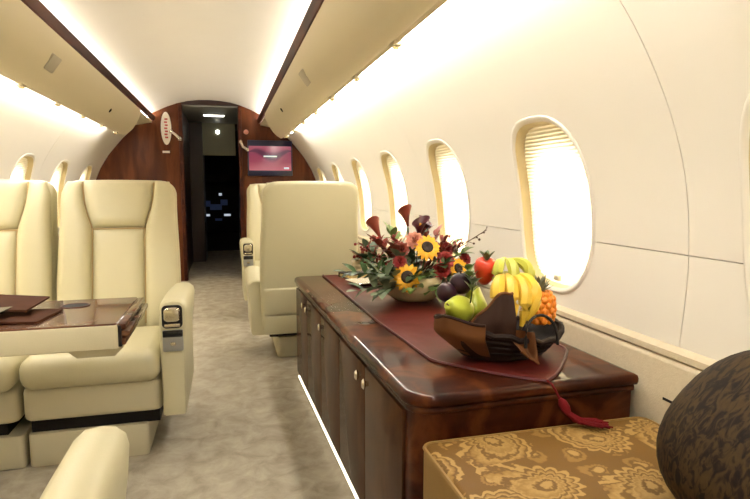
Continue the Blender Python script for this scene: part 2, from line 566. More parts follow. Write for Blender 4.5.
# ------------------------------------------------------------------ windows
def make_window(n, side, yc):
    root = empty('window_%d' % n, (0, 0, 0))
    wh = 'wall on the side of the credenza' if side > 0 else 'wall behind the double seats'
    tag(root, 'rounded cabin window with a lit pleated shade in the ' + wh, 'window', 'cabin windows in the ' + wh, 'structure')
    def ring(s, d, grow=0):
        return [(CX + side * (off(z) + d), y, z) for y, z in win_outline(yc, s, grow)]
    bm = NB()
    loft(bm, [ring(1, .004, .016), ring(1, -.005, .010), ring(1, -.006, .003), ring(1, .0, -.005), ring(1, .002, -.008)], cap=False)
    done('window_frame', bm, 'panel', root, smooth=60)
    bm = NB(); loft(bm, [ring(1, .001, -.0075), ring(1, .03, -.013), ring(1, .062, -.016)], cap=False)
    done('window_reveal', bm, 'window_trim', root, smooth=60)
    # pleated shade: zigzag rows
    bm = NB()
    rows = []
    N = 44
    for k in range(N * 2 + 1):
        z = WZ - WHH + .012 + (2 * WHH - .024) * k / (N * 2)
        t = min(1, abs(z - WZ) / WHH)
        hw = WHW * (1 - t ** 2.9) ** (1 / 2.9) - .012
        hw = max(hw, .02)
        d = .034 + (.0045 if k % 2 else 0)
        rows.append([bm.verts.new((CX + side * (off(z) + d), yc + hw * s, z)) for s in (-1, -.33, .33, 1)])
    for a, b in zip(rows[:-1], rows[1:]):
        for i in range(3): bm.faces.new((a[i], a[i + 1], b[i + 1], b[i]))
    sh = done('pleated_shade', bm, 'pleated_shade', root, smooth=0, fix=False)
    bm = NB()
    o_ = [(CX + side * (off(z) + .10), y - .02, z - .035) for y, z in win_outline(yc, .84)]
    bm.faces.new([bm.verts.new(p) for p in o_])
    done('pane', bm, 'daylight', root, smooth=0, fix=False)
    bm = NB()
    loft(bm, [ring(1, .062, -.016), ring(1, .10, .02), ring(1, .14, .02)], cap=False)
    done('outer_frame', bm, 'panel', root, smooth=60)
    # little pull tab at the bottom of the shade
    zt = WZ - WHH + .035
    xt = CX + side * (off(zt) + .026)
    bm = NB(); box(bm, xt - .008, xt + .008, yc - .016, yc + .016, zt - .010, zt + .010, .004)
    done('pull_tab', bm, 'grey_plate', root)
n = 1
for yc in WIN_Y:
    make_window(n, 1, yc); n += 1
for yc in WIN_Y:
    make_window(n, -1, yc); n += 1

# ------------------------------------------------------------------ overhead bins
def make_bin(side, label):
    root = empty('overhead_bin', (0, 0, 0), 0, label, 'bin')
    X = lambda a: CXB + side * a
    ya, yb = Y0, 6.15
    face = [(.606, 1.898), (.612, 1.862), (.630, 1.815), (.655, 1.765), (.690, 1.715), (.730, 1.675), (.768, 1.651), (.782, 1.650), (.790, 1.656)]
    back = [(.80, 1.735), (.925, 1.740), (.89, 1.79), (.80, 1.86), (.66, 1.885)]
    pts = [(X(a), z) for a, z in face + back]
    bm = NB()
    # the far end rounds in
    rings = []
    cxp = (X(.78), 1.78)
    for y, s in ((ya, 1), (yb - .05, 1), (yb - .02, .985), (yb - .006, .95), (yb, .88)):
        rings.append([(cxp[0] + (x - cxp[0]) * s, y, cxp[1] + (z - cxp[1]) * s) for x, z in pts])
    loft(bm, rings)
    done('housing', bm, 'bin_paint', root, smooth=35)
    # wood strip, runs on to the bulkhead
    sp = [(.606, 1.899), (.598, 1.902), (.580, 1.950), (.586, 1.954), (.600, 1.950), (.622, 1.905)]
    bm = NB(); extr_y(bm, [(X(a), z) for a, z in sp], ya, Y1 - .01)
    done('wood_strip', bm, 'strip_wood', root, smooth=30)
    # shelf carrying the strip beyond the bin
    bm = NB(); extr_y(bm, [(X(a), z) for a, z in ((.62, 1.90), (.62, 1.885), (.86, 1.84), (.86, 1.855))], yb - .05, Y1 - .005)
    done('bridge_shelf', bm, 'bin_paint', root)
    # latch plates and screw caps lying on the face
    def on_face(t):
        P = [Vector((X(a), 0, z)) for a, z in face[:7]]
        k = min(int(t * 6), 5); f = t * 6 - k
        p = P[k].lerp(P[k + 1], f); tg = (P[k + 1] - P[k]).normalized()
        nrm = Vector((tg.z, 0, -tg.x))
        if nrm.x * side > 0: nrm = -nrm
        return p, tg, nrm
    for y, t in LATCH[side]:
        p, tg, nr = on_face(t)
        T = Matrix((( 0, tg.x, nr.x, p.x), (1, tg.y, nr.y, y), (0, tg.z, nr.z, p.z), (0, 0, 0, 1)))
        bm = NB(); slab(bm, -.07, .07, -.045, .045, .012, soft(-.01, .006, .002, 2), 4)
        bmesh.ops.transform(bm, matrix=T, verts=bm.verts)
        done('latch_plate', bm, 'grey_plate', root)
    for y, t in DOTS[side]:
        p, tg, nr = on_face(t)
        T = Matrix((( 0, tg.x, nr.x, p.x), (1, tg.y, nr.y, y), (0, tg.z, nr.z, p.z), (0, 0, 0, 1)))
        bm = NB(); lathe(bm, [(.018, -.004), (.018, .004), (.012, .007)], 14, T=T)
        done('lock_cap', bm, 'black', root)
    return root
LATCH = {-1: [(3.3, .5)], 1: [(3.35, .5)]}
DOTS = {-1: [(4.9, .6)], 1: [(4.75, .5)]}
BINS = {}
BINS[-1] = make_bin(-1, 'cream overhead bin with dark wood strip above the double seats')
BINS[1] = make_bin(1, 'cream overhead bin with dark wood strip on the side of the credenza')

for side, wh in ((-1, 'double seats'), (1, 'credenza')):
    X = lambda a: CXB + side * a
    bm = NB(); extr_y(bm, [(X(a), z) for a, z in ((.655, 1.927), (.688, 1.920), (.691, 1.934), (.660, 1.941))], Y0, Y1 - .02)
    tag(done('cove_lamp', bm, 'cove_lamp', smooth=0), 'glowing cove lamp behind the wood strip over the ' + wh, 'lamp')
    bm = NB(); extr_y(bm, [(X(a), z) for a, z in ((.850, 1.708), (.885, 1.704), (.888, 1.716), (.853, 1.720))], Y0, 6.1)
    tag(done('wash_lamp', bm, 'wash_lamp', smooth=0), 'long wall lamp under the overhead bin on the side of the ' + wh, 'lamp')
    rail = BINS[side]
    bm = NB(); extr_y(bm, [(X(a), z) for a, z in ((.793, 1.660), (.812, 1.653), (.822, 1.668), (.812, 1.700), (.800, 1.700))], Y0, 6.1)
    done('service_rail', bm, 'bin_paint', rail)
    for k in range(9):
        y = .75 + k * .64
        bm = NB(); box(bm, *sorted((X(.790), X(.826))), y - .03, y + .03, 1.642, 1.668, .006)
        done('fitting', bm, 'bin_paint', rail)
        bm = NB(); lathe(bm, [(.012, 1.634), (.014, 1.645)], 12, T=Matrix.Translation((X(.808), y, 0)))
        done('nozzle', bm, 'brass', rail)

# ------------------------------------------------------------------ bulkhead and corridor
def bulk_outline():
    r = [(off(z), z) for z in [0, .2, .4, .65, .85, .95, 1.1, 1.22, 1.35, 1.5, 1.6, 1.7]]
    r += [(.90, 1.775), (.78, 1.90), (.68, 1.975), (.58, 2.02), (.48, 2.07), (.36, 2.115), (.24, 2.145), (.12, 2.16), (0, 2.165)]
    return r
DL, DR = -.484, .168      # doorway
wf = empty('wall_front', (0, 0, 0)); tag(wf, 'glossy brown wood bulkhead around the cockpit passage', 'wall', kind='structure')
def bulk_half(side, xin, name):
    pts = [(CX + side * a, z) for a, z in bulk_outline() if (CX + side * a - xin) * side > .01]
    ztop = 2.12
    poly = [(xin, 0)] + pts + [(xin, ztop)]
    bm = NB(); extr_y(bm, poly, Y1, Y1 + .05)
    bmesh.ops.triangulate(bm, faces=[f for f in bm.faces if len(f.verts) > 4])
    done(name, bm, 'bulkhead_wood', wf, smooth=20)
bulk_half(-1, DL, 'bulkhead_panel')
bulk_half(1, DR, 'bulkhead_panel')
for x in (DL, DR):
    s = 1 if x == DR else -1
    bm = NB(); box(bm, *sorted((x - s * .006, x + s * .035)), Y1 - .018, Y1 + .06, 0, 2.10, .005)
    done('door_jamb', bm, 'strip_wood', wf)
B('header', 'corridor_dark', wf, DL - .1, DR + .1, Y1 + .05, Y1 + .12, 2.112, 2.2)
# corridor
wc = empty('wall_corridor', (0, 0, 0)); tag(wc, 'dark wood lined passage towards the cockpit', 'wall', kind='structure')
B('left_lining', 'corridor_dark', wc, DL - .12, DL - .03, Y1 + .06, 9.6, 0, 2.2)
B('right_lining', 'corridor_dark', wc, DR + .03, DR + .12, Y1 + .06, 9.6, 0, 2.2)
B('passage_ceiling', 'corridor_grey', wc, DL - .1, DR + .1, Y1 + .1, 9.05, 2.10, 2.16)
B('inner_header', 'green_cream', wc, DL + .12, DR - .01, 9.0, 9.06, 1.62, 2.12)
B('inner_jamb', 'corridor_dark', wc, DL - .03, DL + .16, 8.9, 9.6, 0, 2.12)
B('cockpit_wall', 'black', wc, DL - .3, DR + .3, 10.4, 10.45, -.05, 2.2)
B('cockpit_side', 'black', wc, DL - .2, DL - .12, 9.0, 10.4, -.05, 2.2)
B('cockpit_side', 'black', wc, DR + .12, DR + .2, 9.0, 10.4, -.05, 2.2)
B('cockpit_roof', 'black', wc, DL - .2, DR + .2, 9.05, 10.4, 2.12, 2.2)
o = B('floor_passage', 'carpet', None, DL - .2, DR + .2, Y1, 10.4, -.06, -.001); tag(o, 'dim carpet of the passage behind the bulkhead', 'floor', kind='structure')
# aft wall behind the camera closes the cabin
wb = tag(B('wall_back', 'panel', None, CX - 1.35, CX + 1.35, Y0 - .16, Y0 - .1, 0, 2.25), 'plain cream wall closing the cabin', 'wall', kind='structure')

# passage lamps
for (x, y, z, hx, hy, nm, lb) in ((-.13, 7.95, 2.092, .13, .05, 'passage_lamp', 'bright rectangular ceiling lamp in the passage'),):
    r = empty(nm, (x, y, z), 0, lb, 'lamp')
    B('lamp_frame', 'grey_metal', r, -hx - .02, hx + .02, -hy - .02, hy + .02, -.004, .008, .003)
    B('diffuser', 'corridor_lamp', r, -hx, hx, -hy, hy, -.012, -.004)
r = empty('dome_lamp', (-.10, 8.99, 1.97), 0, 'small round lamp on the pale header before the cockpit', 'lamp')
bm = NB(); lathe(bm, [(.034, -.02), (.028, .0), (.012, .010)], 16, T=Matrix.Rotation(R(90), 4, 'X')); done('lamp_glass', bm, 'corridor_lamp', r)
bm = NB(); lathe(bm, [(.050, -.022), (.050, -.012), (.035, -.008)], 16, T=Matrix.Rotation(R(90), 4, 'X')); done('lamp_ring', bm, 'grey_metal', r)

# cockpit instruments
ip = empty('instrument_panel', (-.16, 10.2, .45), 0, 'dark cockpit instrument panel with small blue and white lights', 'instruments')
bm = NB(); box(bm, -.42, .42, 0, .12, -.1, .75, .04); done('console', bm, 'black', ip)
for k, (x, z, sx, sz, mt) in enumerate([(-.17, .20, .045, .018, 'instrument_white'), (.17, .20, .055, .018, 'instrument_white'), (-.02, .34, .10, .05, 'instrument_blue'),
                                     (.12, .42, .06, .05, 'instrument_blue'), (-.16, .40, .05, .05, 'instrument_blue'), (.06, .56, .025, .02, 'instrument_white'), (.02, .12, .06, .02, 'instrument_blue')]):
    B('instrument', mt, ip, x - sx, x + sx, -.006, .002, z - sz, z + sz, .002)

# oval placard, label and grab handle on the bulkhead
pl = empty('oval_placard', (-.66, Y1 - .002, 1.82), 0, 'white oval placard with reddish marks on the wood bulkhead', 'sign')
bm = NB(); loft(bm, [[(.058 * s * math.cos(a), h, .19 * s * math.sin(a)) for a in [2 * PI * i / 32 for i in range(32)]] for s, h in ((1, 0), (1, -.008), (.93, -.012))])
done('plate', bm, 'white_plastic', pl)
for k in range(7):
    z = .105 - k * .035
    B('mark', 'red_print', pl, -.014 - .006 * (k % 2), .014 + .006 * ((k + 1) % 2), -.0135, -.0115, z - .010, z + .010, .001)
o = B('bulkhead_label', 'white_plastic', None, -.71, -.63, Y1 - .008, Y1 - .001, 1.535, 1.56, .002)
tag(o, 'small white label strip below the oval placard', 'label')
def handle(name, pts, lb):
    r = empty(name, pts[0], 0, lb, 'handle')
    q = [Vector(p) - Vector(pts[0]) for p in pts]
    bm = NB(); tube(bm, q, .014, 8); done('bar', bm, 'white_plastic', r)
    for p in (q[0], q[-1]):
        bm = NB(); lathe(bm, [(.022, -.02), (.024, 0), (.016, .022)], 10, T=Matrix.Translation(p)); done('end_cap', bm, 'chrome', r)
handle('grab_handle', [(-.60, Y1 - .03, 1.78), (-.56, Y1 - .07, 1.75), (-.51, Y1 - .05, 1.70)], 'short pale grab handle beside the oval placard')
handle('grab_handle', [(.19, Y1 - .03, 1.68), (.21, Y1 - .07, 1.62), (.27, Y1 - .04, 1.585)], 'short pale grab handle beside the wall monitor')
bm = NB(); lathe(bm, [(.03, -.002), (.03, .01), (.016, .018)], 14, T=Matrix.Translation((.255, Y1 - .004, 1.80)) @ Matrix.Rotation(R(90), 4, 'X'))
tag(done('call_button', bm, 'petal_pink'), 'small pink round button on the wood above the monitor', 'button')

# monitor
mo = empty('wall_monitor', (.535, Y1 - .055, 1.487), 0, 'flat screen monitor showing a red picture on the bulkhead', 'monitor')
bm = NB(); box(bm, -.27, .27, 0, .05, -.215, .215, .008); done('casing', bm, 'navy', mo)
scn = B('screen', 'screen_picture', mo, -.255, .255, -.004, .002, -.15, .145)
B('picture_title', 'instrument_white', scn, -.08, .08, -.0055, -.0042, .015, .028)
B('picture_badge', 'instrument_white', scn, .165, .225, -.0055, -.0042, -.130, -.112)

# ------------------------------------------------------------------ seats (local frame: sitter looks to -Y)
def lerp(a, b, t): return a + (b - a) * t
def make_seat(loc, rz, label, arms, scale=(1, 1, 1), arm_z=.69, group='leather cabin seats', ped=(-.21, .18)):
    s = empty('cabin_seat', loc, rz, label, 'seat', group)
    s.scale = scale
    # pedestal, and a black swivel block painting the shaded gap above it
    bm = NB(); slab(bm, ped[0], ped[1], -.26, .20, .02, soft(0.0, .140, .008, 2), 4); done('pedestal', bm, 'leather_dull', s)
    B('swivel_plate', 'black', s, ped[0] + .01, .225, -.235, .17, .138, .205)
    # lower frame
    xr = .242 if 1 in arms else .280
    bm = NB(); slab(bm, -.281, xr + .002, -.285, .22, (.04, .04, .04, .04), soft(.200, .335, .02, 3), 5); done('seat_base', bm, 'leather_dull', s)
    # cushion: puffed, fat front edge
    bm = NB()
    prof = soft(.333, .465, .055, 6)
    rings = []
    for ins, h in prof:
        oo = rrect(-.280, xr, -.325, .16, (.05, .05, .03, .03), ins * .9, 6)
        rings.append([(a, b, h + .012 * math.cos(a * 5.5) * (1 if h > .4 else 0)) for a, b in oo])
    loft(bm, rings)
    done('seat_cushion', bm, 'leather', s)
    # back: shell leaning back, x half width by height
    zb, zt = .24, 1.165
    def yb(z): return .175 + (z - .35) * .245
    def hw(z):
        t = (z - zb) / (zt - zb)
        return .273 + .012 * math.sin(min(1, t * 1.25) * PI) - .004 * t
    bm = NB()
    rings = []
    for ins, d in soft(0, .115, .028, 4):
        ring = []
        zz = [zb + (zt - .075 - zb) * k / 12 for k in range(13)]
        R_ = [(hw(z), z) for z in zz]
        for k in range(1, 8):
            a = k / 8 * PI / 2
            R_.append((hw(zt - .075) - .075 * (1 - math.cos(a)), zt - .075 + .075 * math.sin(a)))
        top = [(R_[-1][0] * t, zt + .004 * (1 - t * t)) for t in (.9, .6, .3, 0)]
        half = R_ + top
        full = half + [(-x, z) for x, z in half[::-1][1:]]
        for x, z in full:
            zc, xc = lerp(.7, z, 1 - ins / .465), x * (1 - ins / .275)
            ring.append((xc, yb(zc) + .035 + d, zc))
        rings.append(ring)
    loft(bm, rings)
    shell = done('back_shell', bm, 'leather', s, smooth=50)
    # rear lower panels, two stacked
    for (za, zc_) in ((.185, .315), (.322, .50)):
        bm = NB()
        def cr(u, v, za=za, zc_=zc_):
            z = lerp(za, zc_, v); return Vector((lerp(-.266, .266, u), yb(z) + .152, z)), Vector((0, 1, -.245)).normalized()
        pad(bm, cr, .012, 12, 8, 14, 3)
        done('rear_panel', bm, 'leather', s)
    # front pads
    def patch(xl, xr, za, zc_, dy=.04):
        def cr(u, v):
            z = lerp(za, zc_, v)
            return Vector((lerp(xl(z), xr(z), u), yb(z) + dy, z)), Vector((0, -1, .245)).normalized()
        return cr
    zs = .925        # seam under the head panel
    inn = lambda z: .122 if z < zs else .122 + (z - zs) / (1.155 - zs) * .045 + .012 * math.sin((z - zs) / (1.155 - zs) * PI)
    bm = NB(); pad(bm, patch(lambda z: -inn(z) + .002, lambda z: inn(z) - .002, zs + .002, 1.158), .042, 16, 14, 7); done('head_panel', bm, 'leather', s, 60)
    bm = NB(); pad(bm, patch(lambda z: -.120, lambda z: .120, .44, zs - .002), .040, 14, 20, 7)
    for v in bm.verts:      # creases of a used back
        t = (v.co.z - .44) / .48
        v.co.y += .0035 * math.sin(v.co.z * 95 + 4 * noise.noise(v.co * 9)) * max(0, 1 - abs(t - .62) * 3.2) * max(0, 1 - abs(v.co.x) * 8)
    done('back_panel', bm, 'leather', s, 60)
    sm = lambda x, z: (x, yb(z) + .026, z)
    for sd in (-1, 1):
        bm = NB(); tube(bm, [sm(sd * inn(z), z) for z in [.46 + k * .0290 for k in range(25)]], .0042, 6); done('seam', bm, 'seam', s)
    bm = NB(); tube(bm, [sm(-.12 + .024 * k, zs) for k in range(11)], .0042, 6); done('seam', bm, 'seam', s)
    for sd in (-1, 1):
        a = (lambda z: inn(z) + .001); b = (lambda z: hw(z) - .004 - max(0, (z - 1.09)) * .35)
        f = patch(lambda z: sd * a(z), lambda z: sd * b(z), .40, 1.160)
        bm = NB(); pad(bm, f, .066, 12, 22, 4.5); done('bolster', bm, 'leather', s, 60)
    # arms
    for sd in arms:
        X = (lambda a: sd * a)
        bm = NB()
        cs = []        # cross section (x, z): box with rounded, wider top
        zt_ = arm_z
        sec = [(.245, .18), (.330, .18), (.338, .19), (.340, zt_ - .20), (.352, zt_ - .10), (.356, zt_ - .045), (.350, zt_ - .02), (.330, zt_ - .004), (.300, zt_), (.268, zt_ - .004),
               (.250, zt_ - .02), (.244, zt_ - .045), (.243, zt_ - .2)]
        rings = []
        for y, k, dz in ((-.300, .86, -.02), (-.308, .0, 0), ):
            pass
        ysec = [(-.306, .80), (-.303, .90), (-.293, .97), (-.275, 1.0), (-.10, 1.0), (.12, 1.0), (.26, .99), (.275, .95), (.28, .86)]
        for y, k in ysec:
            dz = -.02 * max(0, (y + .05)) / .3
            ring = []
            for a, z in sec:
                xc = .297 + (a - .297) * k
                zc2 = .42 + (z - .42) * (1 - (1 - k) * .28)
                # front of the arm curves: nose leans forward at the top
                yy = y - .012 * max(0, min(1, (z - .45) / .2)) * (1 if y < -.1 else 0)
                ring.append((X(xc), yy, zc2 + (dz if z > .4 else 0)))
            rings.append(ring)
        loft(bm, rings)
        arm = done('armrest', bm, 'leather', s, smooth=40)
        # latch with bezel and control plate on the nose
        xm = X(.297); yf = -.318
        bm = NB(); slab(bm, xm - .040, xm + .040, zt_ - .118, zt_ - .022, .018, soft(yf + .008, yf - .004, .003, 2), 5, 'xz'); done('latch_bezel', bm, 'black', arm)
        bm = NB(); slab(bm, xm - .032, xm + .032, zt_ - .090, zt_ - .030, .018, soft(yf, yf - .014, .006, 3), 5, 'xz'); done('latch_button', bm, 'chrome', arm)
        bm = NB(); slab(bm, xm - .032, xm + .032, zt_ - .112, zt_ - .098, .005, soft(yf, yf - .008, .002, 2), 3, 'xz'); done('latch_lip', bm, 'chrome', arm)
        bm = NB(); slab(bm, xm - .040, xm + .040, zt_ - .215, zt_ - .125, .006, soft(yf + .016, yf - .002, .002, 2), 3, 'xz'); done('control_plate', bm, 'grey_metal', arm)
        bm = NB(); slab(bm, xm - .039, xm + .039, zt_ - .155, zt_ - .127, .004, soft(yf + .006, yf - .004, .002, 2), 3, 'xz'); done('control_display', bm, 'black_gloss', arm)
        bm = NB(); slab(bm, xm - .011, xm + .011, zt_ - .190, zt_ - .176, .004, soft(yf, yf - .006, .002, 2), 3, 'xz'); done('control_button', bm, 'chrome', arm)
        # front facing of the arm
        bm = NB(); slab(bm, *sorted((X(.252), X(.335))), .185, zt_ - .222, .008, soft(-.300, -.3115, .003, 2), 3, 'xz'); done('arm_facing', bm, 'leather', arm)
    return s
make_seat((-.525, 2.70, 0), 0, 'cream leather seat beside the aisle with armrest latch, facing the table', (1,), (1, 1, 1), .675, ped=(-.275, .18))
make_seat((-1.100, 2.70, 0), 0, 'cream leather seat next to the window, seen past the folder on the table', (), ped=(-.21, .285))
make_seat((.50, 3.88, 0), PI, 'cream leather seat turned backwards behind the credenza', (1, -1), (1.09, 1, 1), .56)
make_seat((.46, 5.06, 0), 0, 'cream leather seat behind the turned one, below the monitor', (-1, 1))
make_seat((-.572, .955, 0), PI, 'cream leather seat facing the far side of the table, armrest in front', (-1,), (1, 1, 1), .625)

# ------------------------------------------------------------------ table
tb = empty('folding_table', (-.32, 1.75, 0), 0, 'cream edged folding table with a glossy brown wood top', 'table')
TX0 = -1.00
bm = NB(); slab(bm, TX0, 0, 0, .43, .012, [(.003, .655), (0, .658), (0, .722), (.003, .726)], 3); done('table_body', bm, 'leather_dull', tb)
bm = NB(); slab(bm, TX0 + .006, -.004, .010, .43, .010, [(0, .722), (0, .729), (.002, .731)], 3); done('table_top', bm, 'table_wood', tb)
# open folding leaf edge on the aisle end: three stacked leaves
for k, (z0, z1, xo) in enumerate(((.712, .729, .020), (.690, .707, .030), (.664, .684, .018))):
    bm = NB(); box(bm, -.006, xo, .012, .428, z0, z1, .004); done('folding_leaf', bm, 'table_wood', tb)
B('leaf_hinge', 'black', tb, -.004, .008, .008, .43, .660, .725, .002)
bm = NB(); slab(bm, -.66, -.55, .20, .206, .001, [(0, .731), (0, .732)], 2); bm.free()
bm = NB(); lathe(bm, [(.046, .7305), (.046, .7335), (.040, .7335), (.040, .7312)], 24, T=Matrix.Translation((-.185, .315, 0)) @ Matrix.Diagonal((1, .9, 1, 1))); done('cup_holder', bm, 'strip_wood', tb)
bm = NB(); lathe(bm, [(.041, .7308), (.041, .7322)], 24, T=Matrix.Translation((-.185, .315, 0)) @ Matrix.Diagonal((1, .9, 1, 1))); done('cup_recess', bm, 'black', tb)
bm = NB()
loft(bm, [[(x, y, .655) for x, y in ((-.15, .03), (.01, .03), (.01, .35), (-.15, .35))], [(x, y, .622) for x, y in ((-.125, .05), (-.02, .05), (-.02, .33), (-.125, .33))]])
done('support_bracket', bm, 'leather_dull', tb)
B('table_post', 'leather_dull', tb, -.99, -.90, .06, .36, 0, .66, .01)
# folder, magazine
fo = empty('leather_folder', (-.72, 1.955, .731), R(-8), 'brown leather folder lying open on the table', 'folder')
def sheet(bm, x0, x1, y0, y1, fz, t, nx=14, ny=6):
    top = [[bm.verts.new((lerp(x0, x1, i / nx), lerp(y0, y1, j / ny), fz(i / nx, j / ny) + t)) for j in range(ny + 1)] for i in range(nx + 1)]
    bot = [[bm.verts.new((lerp(x0, x1, i / nx), lerp(y0, y1, j / ny), fz(i / nx, j / ny))) for j in range(ny + 1)] for i in range(nx + 1)]
    for i in range(nx):
        for j in range(ny):
            bm.faces.new((top[i][j], top[i + 1][j], top[i + 1][j + 1], top[i][j + 1]))
            bm.faces.new((bot[i][j], bot[i][j + 1], bot[i + 1][j + 1], bot[i + 1][j]))
    for i in range(nx):
        bm.faces.new((top[i][0], bot[i][0], bot[i + 1][0], top[i + 1][0])); bm.faces.new((top[i][ny], top[i + 1][ny], bot[i + 1][ny], bot[i][ny]))
    for j in range(ny):
        bm.faces.new((top[0][j], top[0][j + 1], bot[0][j + 1], bot[0][j])); bm.faces.new((top[nx][j], bot[nx][j], bot[nx][j + 1], top[nx][j + 1]))
bm = NB(); sheet(bm, -.24, .19, -.12, .06, lambda u, v: .0015 + .012 * (1 - u) * (1 - .4 * v), .006); done('lower_cover', bm, 'folder_brown', fo)
bm = NB(); sheet(bm, -.20, .13, -.05, .11, lambda u, v: .022 + .022 * (1 - u) + .012 * v, .006); done('upper_cover', bm, 'folder_brown', fo)
mg = empty('magazine', (-.79, 1.945, .755), R(-5), 'glossy black magazine tucked in the brown folder', 'magazine')
bm = NB(); sheet(bm, -.16, .145, -.09, .06, lambda u, v: .004 + .010 * (1 - u), .006); done('magazine_cover', bm, 'magazine_black', mg)
bm = NB(); sheet(bm, -.155, .14, -.092, .055, lambda u, v: .001 + .010 * (1 - u), .003); done('magazine_pages', bm, 'silver', mg)

# ------------------------------------------------------------------ credenza
CA = R(1.55)
cz = empty('credenza', (.437, 1.265, 0), CA, 'long glossy brown burl credenza with silver knobs under the windows', 'cabinet')
CL, CD, CH = 1.94, .648, .62
bm = NB(); slab(bm, 0, CD, 0, CL, (.055, .006, .006, .03), [(0, .046), (0, .568)], 8); done('carcass', bm, 'burl', cz, smooth=35)
bm = NB(); slab(bm, .06, CD - .01, .05, CL - .03, .01, [(0, 0), (0, .046)], 3); done('plinth', bm, 'black', cz)
bm = NB(); slab(bm, -.012, CD, -.012, CL + .01, (.065, .006, .006, .04), [(.008, .566), (.001, .570), (0, .576), (.001, .583), (.010, .588)], 10); done('lower_moulding', bm, 'burl', cz, smooth=60)
bm = NB(); slab(bm, -.022, CD + .004, -.022, CL + .016, (.075, .006, .006, .05), [(.012, .586), (.003, .589), (0, .596), (0, .606), (.003, .614), (.010, .6185), (.022, .620)], 10); done('worktop', bm, 'burl', cz, smooth=60)
seams = [.065 + .3745 * k for k in range(6)]
for k, (a, b) in enumerate(zip(seams[:-1], seams[1:])):
    bm = NB(); box(bm, -.010, .004, a + .003, b - .003, .060, .556, .003, 2)
    d = done('cabinet_door', bm, 'burl_front', cz)
    ky = {0: b - .045, 1: a + .045, 2: b - .045, 3: b - .05, 4: a + .06}[k]
    bm = NB(); lathe(bm, [(.006, 0), (.006, .008), (.010, .011), (.012, .016), (.008, .021)], 14, T=Matrix.Translation((-.010, ky, .515)) @ Matrix.Rotation(R(-90), 4, 'Y') @ Matrix.Diagonal((1.5, 1, 1, 1)))
    done('knob', bm, 'chrome', d)
ts = tag(B('toe_lamp', 'toe_lamp', None, 0, 0.014, 0, 1.75, 0, .010), 'thin glowing light strip at the foot of the credenza', 'lamp')
ts.location = (.437 - .0042 - .009, 1.42, .034); ts.rotation_euler = (0, 0, CA)

# runner with a pointed end
rn = empty('table_runner', (0, 0, .6205), 0, 'dark red cloth runner with a pointed end along the credenza', 'runner')
def runner_edge(y):
    """half width of the runner at y; the near end runs to a point at y=1.262"""
    t = (y - 1.262)
    if t < .24: return .004 + .225 * (t / .24) ** .8
    return .229 + .022 * min(1, (t - .24) / .5)
bm = NB()
NYR, NXR = 90, 22
top, bot = [], []
for i in range(NYR + 1):
    y = 1.262 + (3.18 - 1.262) * (i / NYR) ** 1.15
    h = runner_edge(y); rt, rb = [], []
    xm = .800 - .012 * (y - 1.26)
    for j in range(NXR + 1):
        f = 2 * j / NXR - 1
        x = xm + f * h
        z = .0035 + .0055 * max(0, noise.noise((x * 9, y * 7, 1.3))) + .003 * abs(noise.noise((x * 25, y * 20, 4)))
        if abs(f) > .99: z = .003
        rt.append(bm.verts.new((x, y, z))); rb.append(bm.verts.new((x, y, .0006)))
    top.append(rt); bot.append(rb)
for i in range(NYR):
    for j in range(NXR):
        bm.faces.new((top[i][j], top[i][j + 1], top[i + 1][j + 1], top[i + 1][j]))
        bm.faces.new((bot[i][j], bot[i + 1][j], bot[i + 1][j + 1], bot[i][j + 1]))
    for j in (0, NXR): bm.faces.new((top[i][j], top[i + 1][j], bot[i + 1][j], bot[i][j]))
for i in (0, NYR):
    for j in range(NXR): bm.faces.new((top[i][j], top[i][j + 1], bot[i][j + 1], bot[i][j]))
done('cloth', bm, 'runner_cloth', rn, smooth=60)
for sg in (-1, 1):
    pts = []
    for i in range(61):
        y = 1.262 + (3.18 - 1.262) * i / 60
        pts.append((.800 - .012 * (y - 1.26) + sg * (runner_edge(y) - .004), y, .0045))
    bm = NB(); tube(bm, pts, .0045, 6); done('hem', bm, 'petal_burgundy', rn)
# tassel hanging from the tip over the edge of the worktop
bm = NB(); tube(bm, [(.80, 1.268, .006), (.802, 1.242, .004), (.806, 1.228, -.01), (.815, 1.222, -.032)], .003, 6); done('tassel_cord', bm, 'tassel_red', rn)
bm = NB()
tube(bm, [(.815, 1.222, -.030), (.820, 1.219, -.040), (.828, 1.214, -.055), (.836, 1.21, -.070)], [.005, .012, .013, .007], 10)
done('tassel_head', bm, 'tassel_red', rn)
bm = NB()
for k in range(46):
    a = random.random() * 2 * PI; q = random.random() ** .5
    x1 = .915 + .030 * q * math.cos(a); y1 = 1.185 + .030 * q * math.sin(a)
    tube(bm, [(.834 + .006 * math.cos(a), 1.211 + .006 * math.sin(a), -.066), (.86 + .012 * math.cos(a), 1.203 + .012 * math.sin(a), -.090 + .006 * q), (x1, y1, -.0985 + .009 * random.random())], [.003, .003, .002], 5)
f = done('tassel_fringe', bm, 'tassel_red', rn); f['kind'] = 'stuff'

